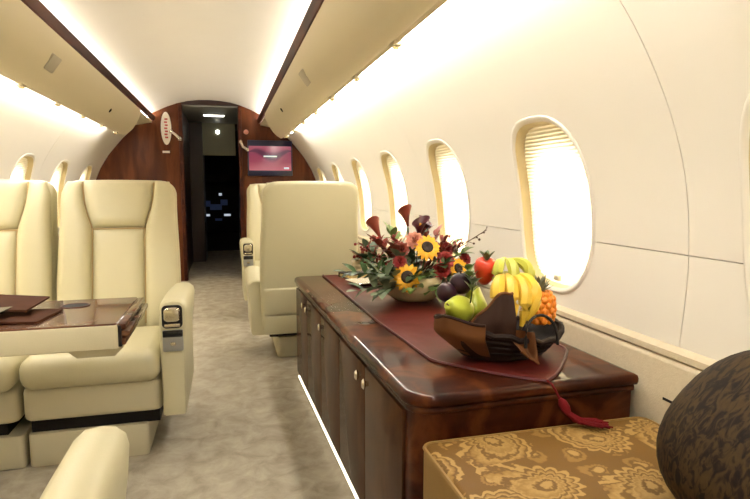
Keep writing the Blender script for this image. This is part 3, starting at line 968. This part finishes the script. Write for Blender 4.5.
# ------------------------------------------------------------------ sofa and pillow
sf = empty('sofa', (.44, .05, 0), 0, 'low sofa with gold paisley seat beside the credenza', 'sofa')
bm = NB(); slab(bm, .02, .642, .0, 1.17, .02, soft(.0, .36, .008, 2), 4); done('sofa_base', bm, 'gold_fabric', sf)
bm = NB()
rings = []
for ins, h in soft(.36, .515, .018, 5):
    rings.append([(a, b, h) for a, b in rrect(0, .642, 0, 1.182, (.02, .03, .03, .03), ins, 6)])
loft(bm, rings)
me_o = done('seat_cushion', bm, 'paisley', sf, smooth=50)
me_o.data.materials.append(M['gold_fabric'])
for p in me_o.data.polygons:
    if abs(p.normal.z) < .5: p.material_index = 1
for h in (.365, .508):
    o_ = rrect(0, .642, 0, 1.182, (.02, .03, .03, .03), .002, 6)
    bm = NB(); tube(bm, [(a, b, h) for a, b in o_ + o_[:1]], .005, 6); done('piping', bm, 'gold_fabric', sf)
plw = empty('sofa_pillow', (.930, .72, .515), 0, 'dark brown leaf patterned pillow on the gold sofa', 'pillow')
def superell(bm, rx, ry, rz, e, nu=40, nv=24, T=None):
    def sp(c, p): return math.copysign(abs(c) ** p, c)
    rings = []
    for j in range(1, nv):
        ph = -PI / 2 + PI * j / nv
        rings.append([Vector((rx * sp(math.cos(ph), e[1]) * sp(math.cos(2 * PI * i / nu), e[0]), ry * sp(math.cos(ph), e[1]) * sp(math.sin(2 * PI * i / nu), e[0]), rz * sp(math.sin(ph), e[1]))) for i in range(nu)])
    if T: rings = [[T @ p for p in r] for r in rings]
    loft(bm, rings)
bm = NB(); superell(bm, .195, .21, .120, (.85, .9), T=Matrix.Translation((0, 0, .160)) @ Matrix.Rotation(R(-42), 4, 'Y')); done('pillow_cover', bm, 'leaf_fabric', plw, smooth=80)

# ------------------------------------------------------------------ things on the credenza
ZT = .6265
bk = empty('bound_book', (.71, 3.06, ZT), R(20), 'small dark bound book with yellowed pages at the far end of the runner', 'book')
B('page_block', 'paper', bk, -.085, .085, -.055, .060, .004, .022)
B('cover', 'book_cover', bk, -.09, .09, -.06, .066, .021, .026, .002)
B('cover', 'book_cover', bk, -.09, .09, -.06, .066, 0, .005, .002)
B('spine', 'book_cover', bk, -.09, .09, .060, .067, 0, .026, .002)
dish = empty('silver_dish', (.69, 2.80, ZT), R(15), 'shallow square silver dish beside the flower bowl', 'dish')
bm = NB()
loft(bm, [[(a, b, h) for a, b in rrect(-s, s, -s, s, .02, 0, 4)] for s, h in ((.045, 0), (.062, .006), (.085, .022), (.083, .0235), (.060, .009), (.044, .004))])
done('dish_body', bm, 'silver', dish)

# flower bowl
FX, FY = .805, 2.36
fb = empty('flower_bowl', (FX, FY, ZT), 0, 'round cream glazed bowl holding the flowers', 'bowl')
bm = NB(); lathe(bm, [(.060, 0), (.092, .008), (.130, .035), (.150, .070), (.152, .098), (.143, .120), (.137, .120), (.144, .096), (.138, .066), (.115, .038), (.05, .018)], 36); done('bowl_body', bm, 'bowl_glaze', fb, smooth=60)
for k, sgn in ((0, 1), (1, -1)):
    bm = NB(); tube(bm, [(sgn * .142, 0, .105), (sgn * .164, 0, .118), (sgn * .176, 0, .106), (sgn * .164, 0, .088), (sgn * .148, 0, .08)], .006, 8); done('bowl_lug', bm, 'bowl_glaze', fb)

def frame_to(d, roll=0):
    """matrix whose Z looks along d"""
    d = Vector(d).normalized()
    return d.to_track_quat('Z', 'Y').to_matrix().to_4x4() @ Matrix.Rotation(roll, 4, 'Z')

def leaf(bm, base, d, L, W, droop=.3, up=(0, 0, 1), n=6):
    """curved pointed leaf, folded on the midrib"""
    base = Vector(base); d = Vector(d).normalized()
    sd = d.cross(Vector(up));
    if sd.length < .05: sd = Vector((1, 0, 0))
    sd.normalize(); nr = sd.cross(d).normalized()
    prev = None
    for i in range(n + 1):
        t = i / n
        p = base + d * (L * t) - nr * (L * droop * t * t)
        wv = W * math.sin(PI * min(1, t * .93 + .06)) ** .8 * (1 if i < n else .05)
        row = [bm.verts.new(p - sd * wv + nr * wv * .25), bm.verts.new(p), bm.verts.new(p + sd * wv + nr * wv * .25)]
        if prev:
            bm.faces.new((prev[0], prev[1], row[1], row[0])); bm.faces.new((prev[1], prev[2], row[2], row[1]))
        prev = row

def stem_to(p, root):
    """stem from the bowl to a bloom, in the bloom's local frame (origin p)"""
    a = Vector((p[0] * .25, p[1] * .25, .07)) - Vector(p)
    bm = NB(); tube(bm, [a, a * .55 + Vector((p[0], p[1], 0)) * .06, (0, 0, -.004)], .0035, 6); done('stem', bm, 'leaf_dark', root)

def at_bowl(p): return (FX + p[0], FY + p[1], ZT + p[2])
TOCAM = Vector((-.815, -2.42, .3)).normalized()

def sunflower(p, d, r, lb):
    s = empty('sunflower', at_bowl(p), 0, lb, 'flower', 'sunflowers in the bowl')
    T = frame_to(d)
    for ring, n, ro, ri, tz in ((0, 15, r, .36 * r, .0), (1, 13, .86 * r, .34 * r, .006)):
        for k in range(n):
            a = 2 * PI * (k + .5 * ring) / n + random.uniform(-.08, .08)
            bm = NB(); leaf(bm, Vector((math.cos(a) * ri, math.sin(a) * ri, tz)), (math.cos(a), math.sin(a), random.uniform(.1, .4)), (ro - ri) * random.uniform(.9, 1.1), r * .16, .25)
            bmesh.ops.transform(bm, matrix=T, verts=bm.verts); done('petal', bm, 'petal_yellow', s, 60, False)
    bm = NB(); lathe(bm, [(.20 * r, -.01), (.42 * r, -.002), (.44 * r, .008), (.36 * r, .014), (.15 * r, .012), (.05 * r, .009)], 20, T=T); done('seed_disc', bm, 'seed_brown', s, 60)
    bm = NB()
    for k in range(9):
        a = 2 * PI * k / 9; leaf(bm, Vector((math.cos(a) * .2 * r, math.sin(a) * .2 * r, -.008)), (math.cos(a), math.sin(a), -.1), r * .5, r * .13, .2)
    bmesh.ops.transform(bm, matrix=T, verts=bm.verts); done('sepals', bm, 'leaf_dark', s, 60, False)
    stem_to(p, s)
sunflower((-.080, -.150, .130), (-.35, -1, .25), .062, 'sunflower lowest of the three, over the front rim of the bowl')
sunflower((.030, -.085, .245), (-.1, -1, .55), .060, 'sunflower highest of the three, in the middle of the bouquet')
sunflower((.180, -.070, .145), (.25, -1, .35), .052, 'sunflower closest to the fruit, half turned away')

def calla(p, d, L, lb, mat='petal_burgundy'):
    s = empty('calla_lily', at_bowl(p), 0, lb, 'flower', 'calla lilies in the bowl')
    T = frame_to(d)
    bm = NB(); rings = []
    for i in range(9):
        t = i / 8
        ring = []
        for k in range(16):
            a = 2 * PI * k / 16
            rr = .006 + .026 * t ** 1.6
            z = L * t + (.022 * math.cos(a) * t ** 2)
            ring.append(T @ Vector((rr * math.cos(a) * (1 + .35 * t), rr * math.sin(a), z)))
        rings.append(ring)
    loft(bm, rings, cap=False); done('spathe', bm, mat, s, 60)
    bm = NB(); tube(bm, [T @ Vector((0, 0, .01)), T @ Vector((0, 0, L * .85))], [.003, .004], 6); done('spadix', bm, 'petal_yellow', s)
    stem_to(p, s)
calla((-.150, .02, .280), (-.45, .1, 1), .085, 'rusty calla lily bending away on the aisle side', 'petal_rust')
calla((-.020, .03, .330), (-.2, 0, 1), .080, 'tall rust coloured calla lily above the pink rose', 'petal_rust')
calla((.015, -.01, .285), (.1, -.2, 1), .075, 'short dark burgundy calla lily behind the middle sunflower')
calla((.040, .02, .290), (.35, .1, 1), .070, 'dark burgundy calla lily leaning away from the seat back')

def bloom(name, p, d, r, mat, lb, cat='flower', layers=4, group=None, cup=.9):
    s = empty(name, at_bowl(p), 0, lb, cat, group)
    T = frame_to(d)
    for l in range(layers):
        n = 5 + 2 * l
        q = (l + 1) / layers
        for k in range(n):
            a = 2 * PI * k / n + l * .7
            bm = NB(); leaf(bm, Vector((math.cos(a) * .12 * r * q, math.sin(a) * .12 * r * q, 0)), (math.cos(a) * q, math.sin(a) * q, cup * (1.25 - q)), r * (.75 + .25 * q), r * .34, -.15 * (1 - q) + .12)
            bmesh.ops.transform(bm, matrix=T, verts=bm.verts); done('petal', bm, mat, s, 60, False)
    bm = NB(); lathe(bm, [(.02 * r, -.2 * r), (.18 * r, 0), (.2 * r, .25 * r), (.06 * r, .45 * r)], 10, T=T); done('bloom_heart', bm, mat, s, 60)
    stem_to(p, s)
bloom('rose', (-.015, -.05, .270), (-.2, -1, .7), .042, 'petal_pink', 'pink rose above the sunflowers', group='roses in the bowl', cup=1.3)
bloom('rose', (-.215, .10, .170), (-.6, -.6, .5), .050, 'petal_cream', 'cream rose at the seat side of the bouquet', group='roses in the bowl', cup=1.3)
for k, (p, r_, lb) in enumerate([((.115, -.08, .185), .042, 'red chrysanthemum between the highest sunflower and the fruit'),
                               ((.085, -.12, .145), .040, 'red chrysanthemum under the highest sunflower'),
                               ((.150, .00, .225), .036, 'red chrysanthemum beside the budding twig'),
                               ((-.105, -.12, .19), .030, 'small red chrysanthemum among grey leaves, above the lowest sunflower'),
                               ((.235, -.02, .18), .030, 'small red chrysanthemum over the plums')]):
    bloom('chrysanthemum', p, (p[0], -1, .5), r_, 'petal_red', lb, group='red chrysanthemums in the bowl', layers=4)
bloom('chrysanthemum', (-.075, -.05, .235), (-.3, -1, .5), .034, 'petal_rust', 'rusty chrysanthemum on the aisle side of the pink rose', group='red chrysanthemums in the bowl')

def foliage(name, p, d, n, L, W, length, mat, lb, group='leafy sprigs in the bowl', spread=.9, sag=.15):
    s = empty(name, at_bowl((p[0], p[1], p[2])), 0, lb, 'leaves', group)
    d = Vector(d).normalized()
    pts = [d * (length * t) + Vector((0, 0, -sag * length * t * t)) for t in [i / 6 for i in range(7)]]
    bm = NB(); tube(bm, pts, [.004, .0035, .003, .003, .0025, .002, .0015], 6); done('twig', bm, 'leaf_dark' if 'leaf' in mat else 'stem_brown', s)
    for k in range(n):
        t = (k + 1) / n
        q = d * (length * t) + Vector((0, 0, -sag * length * t * t))
        a = k * 2.4
        o1 = Vector((math.cos(a), math.sin(a) * .8, math.sin(a * 1.7) * .6)) * spread
        dd = d + o1 if k < n - 1 else d
        bm = NB(); leaf(bm, q, dd, L * random.uniform(.8, 1.15), W * random.uniform(.8, 1.1), random.uniform(.1, .4)); done('leaf', bm, mat, s, 60, False)
FOL = [((-.06, -.06, .08), (-1, -.35, .15), 13, .075, .020, .24, 'leaf_grey', 'grey green sprig drooping low over the silver dish'),
       ((-.05, -.08, .09), (-1, -.6, .55), 13, .070, .020, .22, 'leaf_grey', 'grey green sprig over the aisle side of the bowl'),
       ((-.04, .02, .09), (-1, .1, .75), 12, .075, .022, .24, 'leaf_dark', 'dark green sprig under the rusty calla lily'),
       ((-.02, -.09, .08), (-.5, -1, .25), 10, .065, .020, .12, 'leaf_light', 'light green sprig on the aisle side of the lowest sunflower'),
       ((.03, -.09, .08), (.25, -1, .15), 11, .060, .020, .12, 'leaf_light', 'light green sprig hanging over the front of the bowl'),
       ((.06, -.06, .09), (.8, -.6, .3), 12, .070, .022, .18, 'leaf_dark', 'dark green sprig under the half turned sunflower'),
       ((.05, .02, .10), (.8, .1, .9), 12, .070, .022, .22, 'leaf_light', 'light green sprig beside the budding twig'),
       ((.0, .0, .10), (-.2, -.2, 1), 12, .070, .022, .15, 'leaf_dark', 'dark green sprig in the heart of the bouquet'),
       ((-.03, -.02, .10), (-.5, -.5, .9), 12, .070, .022, .17, 'leaf_grey', 'grey green sprig below the rusty chrysanthemum'),
       ((.05, -.05, .10), (.35, -.7, .8), 12, .065, .022, .15, 'leaf_dark', 'dark green sprig between the red chrysanthemums')]
FOL += [((-.08, -.10, .09), (-1, -.8, .1), 12, .070, .022, .17, 'leaf_grey', 'grey green sprig spilling over the aisle side rim of the bowl'),
        ((-.10, -.02, .10), (-1, -.1, .35), 14, .070, .022, .22, 'leaf_dark', 'dark green sprig stretching towards the cream rose'),
        ((-.06, .05, .10), (-.7, .4, .8), 12, .070, .022, .22, 'leaf_grey', 'grey green sprig behind the dark red berry twigs'),
        ((.08, -.10, .09), (.5, -1, .05), 12, .060, .022, .12, 'leaf_light', 'light green sprig over the bowl rim, facing the pear'),
        ((.10, -.02, .10), (1, -.3, .25), 12, .065, .022, .17, 'leaf_dark', 'dark green sprig reaching towards the plums'),
        ((.0, -.10, .10), (-.1, -1, .6), 12, .060, .022, .11, 'leaf_light', 'light green sprig right below the highest sunflower'),
        ((.02, .03, .12), (.3, .3, 1), 12, .065, .022, .18, 'leaf_dark', 'dark green sprig at the back under the calla lilies'),
        ((-.02, .0, .12), (-.6, -.3, 1.0), 12, .065, .020, .17, 'petal_rust', 'rust red leaf sprig in front of the calla lilies'),
        ((.03, .0, .12), (.7, -.2, .9), 12, .060, .018, .19, 'petal_rust', 'rust red leaf sprig beside the highest sunflower')]
FOL += [((-.06, .0, .14), (-.8, -.1, 1.0), 13, .060, .017, .20, 'petal_rust', 'rust red leaf sprig leaning towards the seat back'),
        ((-.03, .03, .15), (-.35, .2, 1.0), 13, .060, .018, .19, 'leaf_light', 'light green sprig between the two rusty calla lilies'),
        ((.05, .03, .14), (.45, .2, 1.0), 13, .055, .016, .20, 'petal_rust', 'rust red leaf sprig behind the highest sunflower'),
        ((.10, .0, .13), (.9, -.1, .7), 13, .060, .018, .17, 'leaf_light', 'light green sprig above the half turned sunflower'),
        ((-.10, -.06, .10), (-1, -.5, .75), 13, .060, .020, .18, 'leaf_dark', 'dark green sprig above the silver dish'),
        ((-.02, -.10, .11), (-.5, -1, .5), 12, .055, .020, .10, 'leaf_dark', 'dark green sprig right behind the lowest sunflower'),
        ((.08, -.08, .11), (.6, -1, .35), 12, .055, .020, .12, 'leaf_dark', 'dark green sprig between the lowest and the half turned sunflower')]
for a in FOL: foliage('leafy_sprig', *a)
def berries(p, d, L, n, lb, mat='petal_red', rr=.006, sag=.1, leaves=6):
    s = empty('berry_twig', at_bowl(p), 0, lb, 'twig', 'red and budding twigs in the bowl')
    d = Vector(d).normalized()
    f = lambda t: d * (L * t) + Vector((0, 0, -sag * L * t * t))
    bm = NB(); tube(bm, [f(i / 8) for i in range(9)], [.003] * 5 + [.0022] * 2 + [.0016] * 2, 6); done('twig', bm, 'stem_brown', s)
    for k in range(n):
        t = .3 + .7 * (k + 1) / n
        q = f(t) + Vector((random.uniform(-1, 1), random.uniform(-1, 1), random.uniform(-1, 1))) * .018
        bm = NB(); bmesh.ops.create_icosphere(bm, subdivisions=1, radius=rr * random.uniform(.7, 1.2), matrix=Matrix.Translation(q)); tube(bm, [f(t - .03), q], .0011, 4); done('berry', bm, mat, s, 80)
    for k in range(leaves):
        t = .35 + .6 * k / leaves; a = k * 2.1
        bm = NB(); leaf(bm, f(t), d + Vector((math.cos(a), math.sin(a), .4)), .05, .009, .2); done('leaf', bm, 'petal_rust', s, 60, False)
berries((-.05, .02, .10), (-1, .05, .95), .27, 14, 'dark red berry twig pointing at the seat back', rr=.007, leaves=12)
berries((-.05, .04, .10), (-1, .15, .65), .26, 14, 'dark red berry twig below the other one on the seat side', rr=.007, leaves=12)
berries((-.03, .0, .12), (-.85, .0, 1), .25, 16, 'red berry twig crossing the bent calla lily', rr=.006, leaves=12)
berries((.0, .0, .12), (-.55, .0, 1), .22, 14, 'red berry twig between the rusty calla lilies', rr=.006, leaves=10)
berries((.05, .0, .12), (.55, -.1, 1), .22, 16, 'red berry twig over the highest sunflower', rr=.006, leaves=10)
berries((.06, .0, .12), (.9, .0, .8), .24, 16, 'red berry twig reaching towards the window', rr=.006, leaves=10)
berries((.06, .0, .14), (1.0, -.05, .62), .37, 12, 'long thin twig with small buds reaching past the bouquet', 'stem_brown', .0055, .02, 0)
berries((.02, .02, .12), (.25, .0, 1), .25, 12, 'short budding twig behind the burgundy calla lilies', 'petal_rust', .005, .05, 4)

# ------------------------------------------------------------------ fruit basket
BX, BY = .792, 1.498
bs = empty('fruit_basket', (BX, BY, ZT + .001), R(4), 'dark brown wicker basket with wavy flared rim on the runner', 'basket')
def basket_ring(t, n=48, ins=0):
    """t 0 foot .. 1 rim; the rim sweeps up at the aisle end and flares at the window end"""
    pts = []
    for i in range(n):
        a = 2 * PI * i / n
        c, s_ = math.cos(a), math.sin(a)
        rx = .115 + .075 * t ** .8 - ins; ry = .080 + .050 * t ** .8 - ins
        rim = .072 + .030 * max(0, -c) ** 2 + .015 * max(0, s_) + .012 * math.cos(3 * a)
        pts.append((rx * c, ry * s_, .004 + rim * t))
    return pts
bm = NB()
loft(bm, [basket_ring(0, ins=.02), basket_ring(.02), basket_ring(.25), basket_ring(.5), basket_ring(.75), basket_ring(1), basket_ring(1, ins=.008), basket_ring(.6, ins=.008), basket_ring(.2, ins=.01), basket_ring(.1, ins=.04)])
done('basket_wall', bm, 'wicker', bs, smooth=60)
for t in (.15, .35, .55, .75, .95):
    r_ = basket_ring(t); bm = NB(); tube(bm, r_ + r_[:1], .0055, 6, cap=False); done('wicker_strand', bm, 'wicker', bs)
bm = NB()
r_ = basket_ring(1)
tube(bm, [(p[0], p[1], p[2] + .004 * math.sin(i * 2.1)) for i, p in enumerate(r_ + r_[:1])], .009, 8, cap=False); done('rim_braid', bm, 'wicker', bs)
hp = []
for i in range(15):
    a = PI * i / 14
    hp.append((.030 + .052 * math.cos(a), -.158 + .015 * math.sin(a), .065 + .085 * math.sin(a) ** .7))
bm = NB(); tube(bm, hp, .0042, 8); done('wire_handle', bm, 'black', bs)

def cloth(name, P, mat, lb, mat2=None, nu=16, nv=12, amp=.006, th=.003):
    """draped napkin over a bilinear patch P[0..3], with folds"""
    s = empty(name, P[0], 0, lb, 'napkin')
    P = [Vector(p) for p in P]; o0 = P[0].copy()
    def f(u, v):
        p = (P[0] * (1 - u) + P[1] * u) * (1 - v) + (P[3] * (1 - u) + P[2] * u) * v
        n_ = (P[1] - P[0]).cross(P[3] - P[0]).normalized()
        bulge = .022 * math.sin(PI * u) * math.sin(PI * v)
        return p - o0 + n_ * (bulge + amp * math.sin(u * 9 + v * 4) + amp * noise.noise((u * 4, v * 4, P[0].x * 7))), n_
    bm = NB()
    A = [[bm.verts.new(f(i / nu, j / nv)[0]) for j in range(nv + 1)] for i in range(nu + 1)]
    Bk = [[bm.verts.new(f(i / nu, j / nv)[0] - f(i / nu, j / nv)[1] * th) for j in range(nv + 1)] for i in range(nu + 1)]
    for i in range(nu):
        for j in range(nv):
            bm.faces.new((A[i][j], A[i + 1][j], A[i + 1][j + 1], A[i][j + 1])); bm.faces.new((Bk[i][j], Bk[i][j + 1], Bk[i + 1][j + 1], Bk[i + 1][j]))
    for i in range(nu):
        for j in (0, nv): bm.faces.new((A[i][j], A[i + 1][j], Bk[i + 1][j], Bk[i][j]))
    for j in range(nv):
        for i in (0, nu): bm.faces.new((A[i][j], A[i][j + 1], Bk[i][j + 1], Bk[i][j]))
    o = done('cloth', bm, mat, s, smooth=70)
    pts = [f(i / nu, 1)[0] for i in range(nu + 1)]
    bm = NB(); tube(bm, pts, .004, 6); done('hem', bm, mat2 or mat, s)
    return s
def fp(u, v, dy=0):
    """offset (m) from the basket foot: u right, v up, dy towards the bulkhead"""
    return (BX + u * .97 + dy * .2, BY - u * .25 + dy, ZT + v)
def flap(label, mat, hem, a0, a1, hfun, lean, r0=1.03, z0=.012, n=28, m=12):
    """napkin wrapped round the outside of the basket between two angles (degrees), its top edge following hfun"""
    s = empty('cloth_napkin', (BX, BY, ZT), 0, label, 'napkin')
    def f(u, v):
        a = R(lerp(a0, a1, u)); h = hfun(u)
        k = r0 + .16 * math.sin(PI * min(1, v * 1.1) * .55) - lean(u) * v * v + .018 * math.sin(u * 17 + v * 3) * v
        return Vector(((.125 + .055 * min(1, v * 1.6)) * k * math.cos(a), (.090 + .042 * min(1, v * 1.6)) * k * math.sin(a), z0 + (h - z0) * v + .005 * math.sin(u * 12) * v))
    bm = NB()
    A = [[bm.verts.new(f(i / n, j / m)) for j in range(m + 1)] for i in range(n + 1)]
    Bk = [[bm.verts.new(f(i / n, j / m) * 1.0 - Vector((f(i / n, j / m).x, f(i / n, j / m).y, 0)).normalized() * .003) for j in range(m + 1)] for i in range(n + 1)]
    for i in range(n):
        for j in range(m):
            bm.faces.new((A[i][j], A[i + 1][j], A[i + 1][j + 1], A[i][j + 1])); bm.faces.new((Bk[i][j], Bk[i][j + 1], Bk[i + 1][j + 1], Bk[i + 1][j]))
        for j in (0, m): bm.faces.new((A[i][j], A[i + 1][j], Bk[i + 1][j], Bk[i][j]))
    for j in range(m):
        for i in (0, n): bm.faces.new((A[i][j], A[i][j + 1], Bk[i][j + 1], Bk[i][j]))
    done('cloth', bm, mat, s, smooth=70)
    bm = NB(); tube(bm, [f(i / n, 1) for i in range(n + 1)], .0045, 6); done('hem', bm, hem, s)
flap('brown cloth napkin wrapped around the aisle end of the basket', 'cloth_brown', 'cloth_chocolate', 130, 236, lambda u: .095 + .035 * u + .02 * math.sin(u * PI), lambda u: .05)
flap('chocolate brown cloth fold rising in front of the bananas', 'cloth_chocolate', 'cloth_brown', 212, 262, lambda u: .105 + .105 * math.sin(min(1, u * 1.12) * PI / 2), lambda u: .28 + .25 * u, r0=1.06)
cloth('cloth_napkin', [fp(-.035, .110, -.115), fp(.050, .105, -.135), fp(.055, .025, -.160), fp(.010, .055, -.150)], 'cloth_brown', 'brown pointed cloth tip hanging under the wire handle', 'cloth_brown')

def fruit(name, p, prof, mat, lb, cat='fruit', d=(0, 0, 1), n=24, stem=None, group='fruit in the basket', lump=.0):
    s = empty(name, p, 0, lb, cat, group)
    T = frame_to(d)
    bm = NB(); lathe(bm, prof, n, T=T)
    if lump:
        for v in bm.verts: v.co *= 1 + lump * noise.noise(v.co * 30)
    done('flesh', bm, mat, s, smooth=80)
    if stem:
        z = prof[-1][1]
        bm = NB(); tube(bm, [T @ Vector((0, 0, z - .006)), T @ Vector((.002, 0, z + .008)), T @ Vector((.006, 0, z + .018))], [.0025, .002, .003], 6); done('stem', bm, stem, s)
    return s
def ball(r, h=1.0, dip=.12, n=10):
    pr = []
    for i in range(n + 1):
        a = -PI / 2 + PI * i / n
        rr = r * math.cos(a); z = r * h * math.sin(a)
        if i == 0: rr = .001; z += dip * r
        if i == n: rr = .001; z -= dip * r
        pr.append((max(rr, .001), z))
    return pr
PEAR = [(.001, -.040), (.020, -.042), (.036, -.030), (.042, -.010), (.040, .010), (.030, .030), (.021, .048), (.016, .060), (.008, .066), (.001, .064)]
fruit('pear', fp(-.135, .145, -.02), PEAR, 'pear', 'green pear lying in the aisle end of the basket', d=(-.75, -.55, .35), stem='stem_brown')
fruit('pear', fp(-.075, .140, .05), PEAR, 'pear', 'green pear half hidden behind the chocolate cloth fold', d=(.3, .5, 1), stem='stem_brown')
for p, r_, lb in ((fp(-.115, .210, .05), .036, 'dark plum uppermost of the pile beside the bouquet'), (fp(-.160, .185, .04), .032, 'dark plum over the green pear'), (fp(-.085, .200, .09), .030, 'dark plum next to the red fruit')):
    fruit('plum', p, ball(r_, .95), 'plum', lb, stem='stem_brown')
rf = fruit('red_fruit', fp(-.042, .250, .05), [(.001, -.045), (.014, -.042), (.026, -.025), (.033, 0), (.034, .018), (.028, .034), (.016, .040), (.001, .036)], 'fruit_red', 'bright red fruit with green cap on top of the pile', d=(-.1, -.3, 1))
for k in range(6):
    a = 2 * PI * k / 6
    bm = NB(); leaf(bm, Vector((math.cos(a) * .004, -.011 + math.sin(a) * .004, .034)), (math.cos(a) * .5, math.sin(a) * .5, .9), .036, .008, .2); done('cap_leaf', bm, 'leaf_dark', rf, 60, False)
def banana(p0, p1, bend, r, mat, lb, green=False):
    s = empty('banana', p0, 0, lb, 'fruit', 'bananas in the basket')
    a = Vector((0, 0, 0)); b = Vector(p1) - Vector(p0); bv = Vector(bend)
    f = lambda t: a.lerp(b, t) + bv * (4 * t * (1 - t))
    rad = [.35, .62, .88, 1, 1.03, 1.03, 1.0, .95, .80, .5, .25]
    bm = NB(); tube(bm, [f(i / 10) for i in range(11)], [r * q for q in rad], 7); done('peel', bm, mat, s, 40)
    e = (f(0) - f(.08)).normalized()
    bm = NB(); tube(bm, [f(.02), e * .012, e * .026], [r * .36, r * .26, r * .30], 7); done('stalk', bm, 'banana_green', s)
    e = (f(1) - f(.95)).normalized()
    bm = NB(); tube(bm, [f(.985), f(1) + e * .006], [r * .3, r * .22], 7); done('tip', bm, 'banana_tip', s)
top = fp(.022, .240, .03)
BAN = [(-.026, .110, -.070, -.030), (.002, .105, -.080, -.008), (.030, .105, -.080, .012), (.056, .115, -.060, .026)]
for k, (u, v, dy, bx) in enumerate(BAN):
    p0 = Vector(top) + Vector(((k - 1.5) * .012, -.004, 0))
    banana(p0, fp(u, v, dy), (bx, -.030, .028), .0205, 'banana', ('yellow banana on the side of the red fruit', 'yellow banana behind the wire handle', 'yellow banana in the middle of the bunch', 'yellow banana next to the orange fruit')[k])
top2 = fp(.030, .280, .07)
for k, (u, v, dy, bx) in enumerate([(-.015, .195, -.005, -.02), (.03, .195, -.01, .0), (.072, .195, .01, .025)]):
    banana(Vector(top2) + Vector(((k - 1) * .012, 0, 0)), fp(u, v, dy), (bx, -.018, .020), .017, 'banana_green', ('greenish banana on top beside the red fruit', 'greenish banana on top of the bunch', 'greenish banana on top beside the orange fruit')[k])
# small orange pineapple with its crown
pa = empty('orange_pineapple', fp(.125, .085, .045), 0, 'small orange pineapple with a grey green crown at the window end', 'fruit', 'fruit in the basket')
bm = NB(); lathe(bm, [(.02, 0), (.040, .010), (.047, .035), (.047, .065), (.040, .092), (.022, .105), (.004, .107)], 24); done('flesh', bm, 'fruit_orange', pa, 80)
eye = None
for j in range(6):
    for k in range(11):
        a = 2 * PI * (k + .5 * (j % 2)) / 11; z = .014 + j * .0165
        r_ = .042 if j in (0,) else (.047 if j < 4 else (.044 if j == 4 else .034))
        if eye is None:
            bm = NB(); lathe(bm, [(.0125, -.006), (.011, .002), (.005, .0055), (.001, .0065)], 6, T=Matrix.Rotation(R(90), 4, 'Y')); eye = bpy.data.meshes.new('eye'); bm.to_mesh(eye); bm.free(); eye.materials.append(M['fruit_orange'])
        e_ = link('eye', eye, None, pa, 50); e_.location = (r_ * math.cos(a), r_ * math.sin(a), z); e_.rotation_euler = (0, R(20 if j == 0 else (-30 if j == 5 else 0)), a)
for k in range(22):
    a = k * 2.4; t = k / 22
    bm = NB(); leaf(bm, Vector((.010 * math.cos(a), .010 * math.sin(a), .100)), (math.cos(a) * (1.1 - .9 * t), math.sin(a) * (1.1 - .9 * t), .5 + 1.0 * t), .035 + .022 * t, .007, .1); done('crown_leaf', bm, 'crown_green', pa, 60, False)
for k, (p, d, lb) in enumerate([(fp(-.085, .205, .03), (-.4, -.3, 1), 'light green leaf sprig between the plums and the red fruit'), (fp(-.105, .180, -.03), (-.1, -.6, 1), 'grey green leaf sprig above the pear')]):
    s = empty('leaf_sprig', p, 0, lb, 'leaves', 'leaf sprigs in the basket')
    bm = NB(); tube(bm, [(0, 0, -.02), Vector(d).normalized() * .07], .002, 6); done('twig', bm, 'leaf_dark', s)
    for q in range(6):
        a = q * 2.2
        bm = NB(); leaf(bm, Vector(d).normalized() * (.02 + .008 * q), Vector(d) + Vector((math.cos(a), math.sin(a), .2)) * .8, .040, .012, .2); done('leaf', bm, 'leaf_light' if k == 0 else 'leaf_grey', s, 60, False)
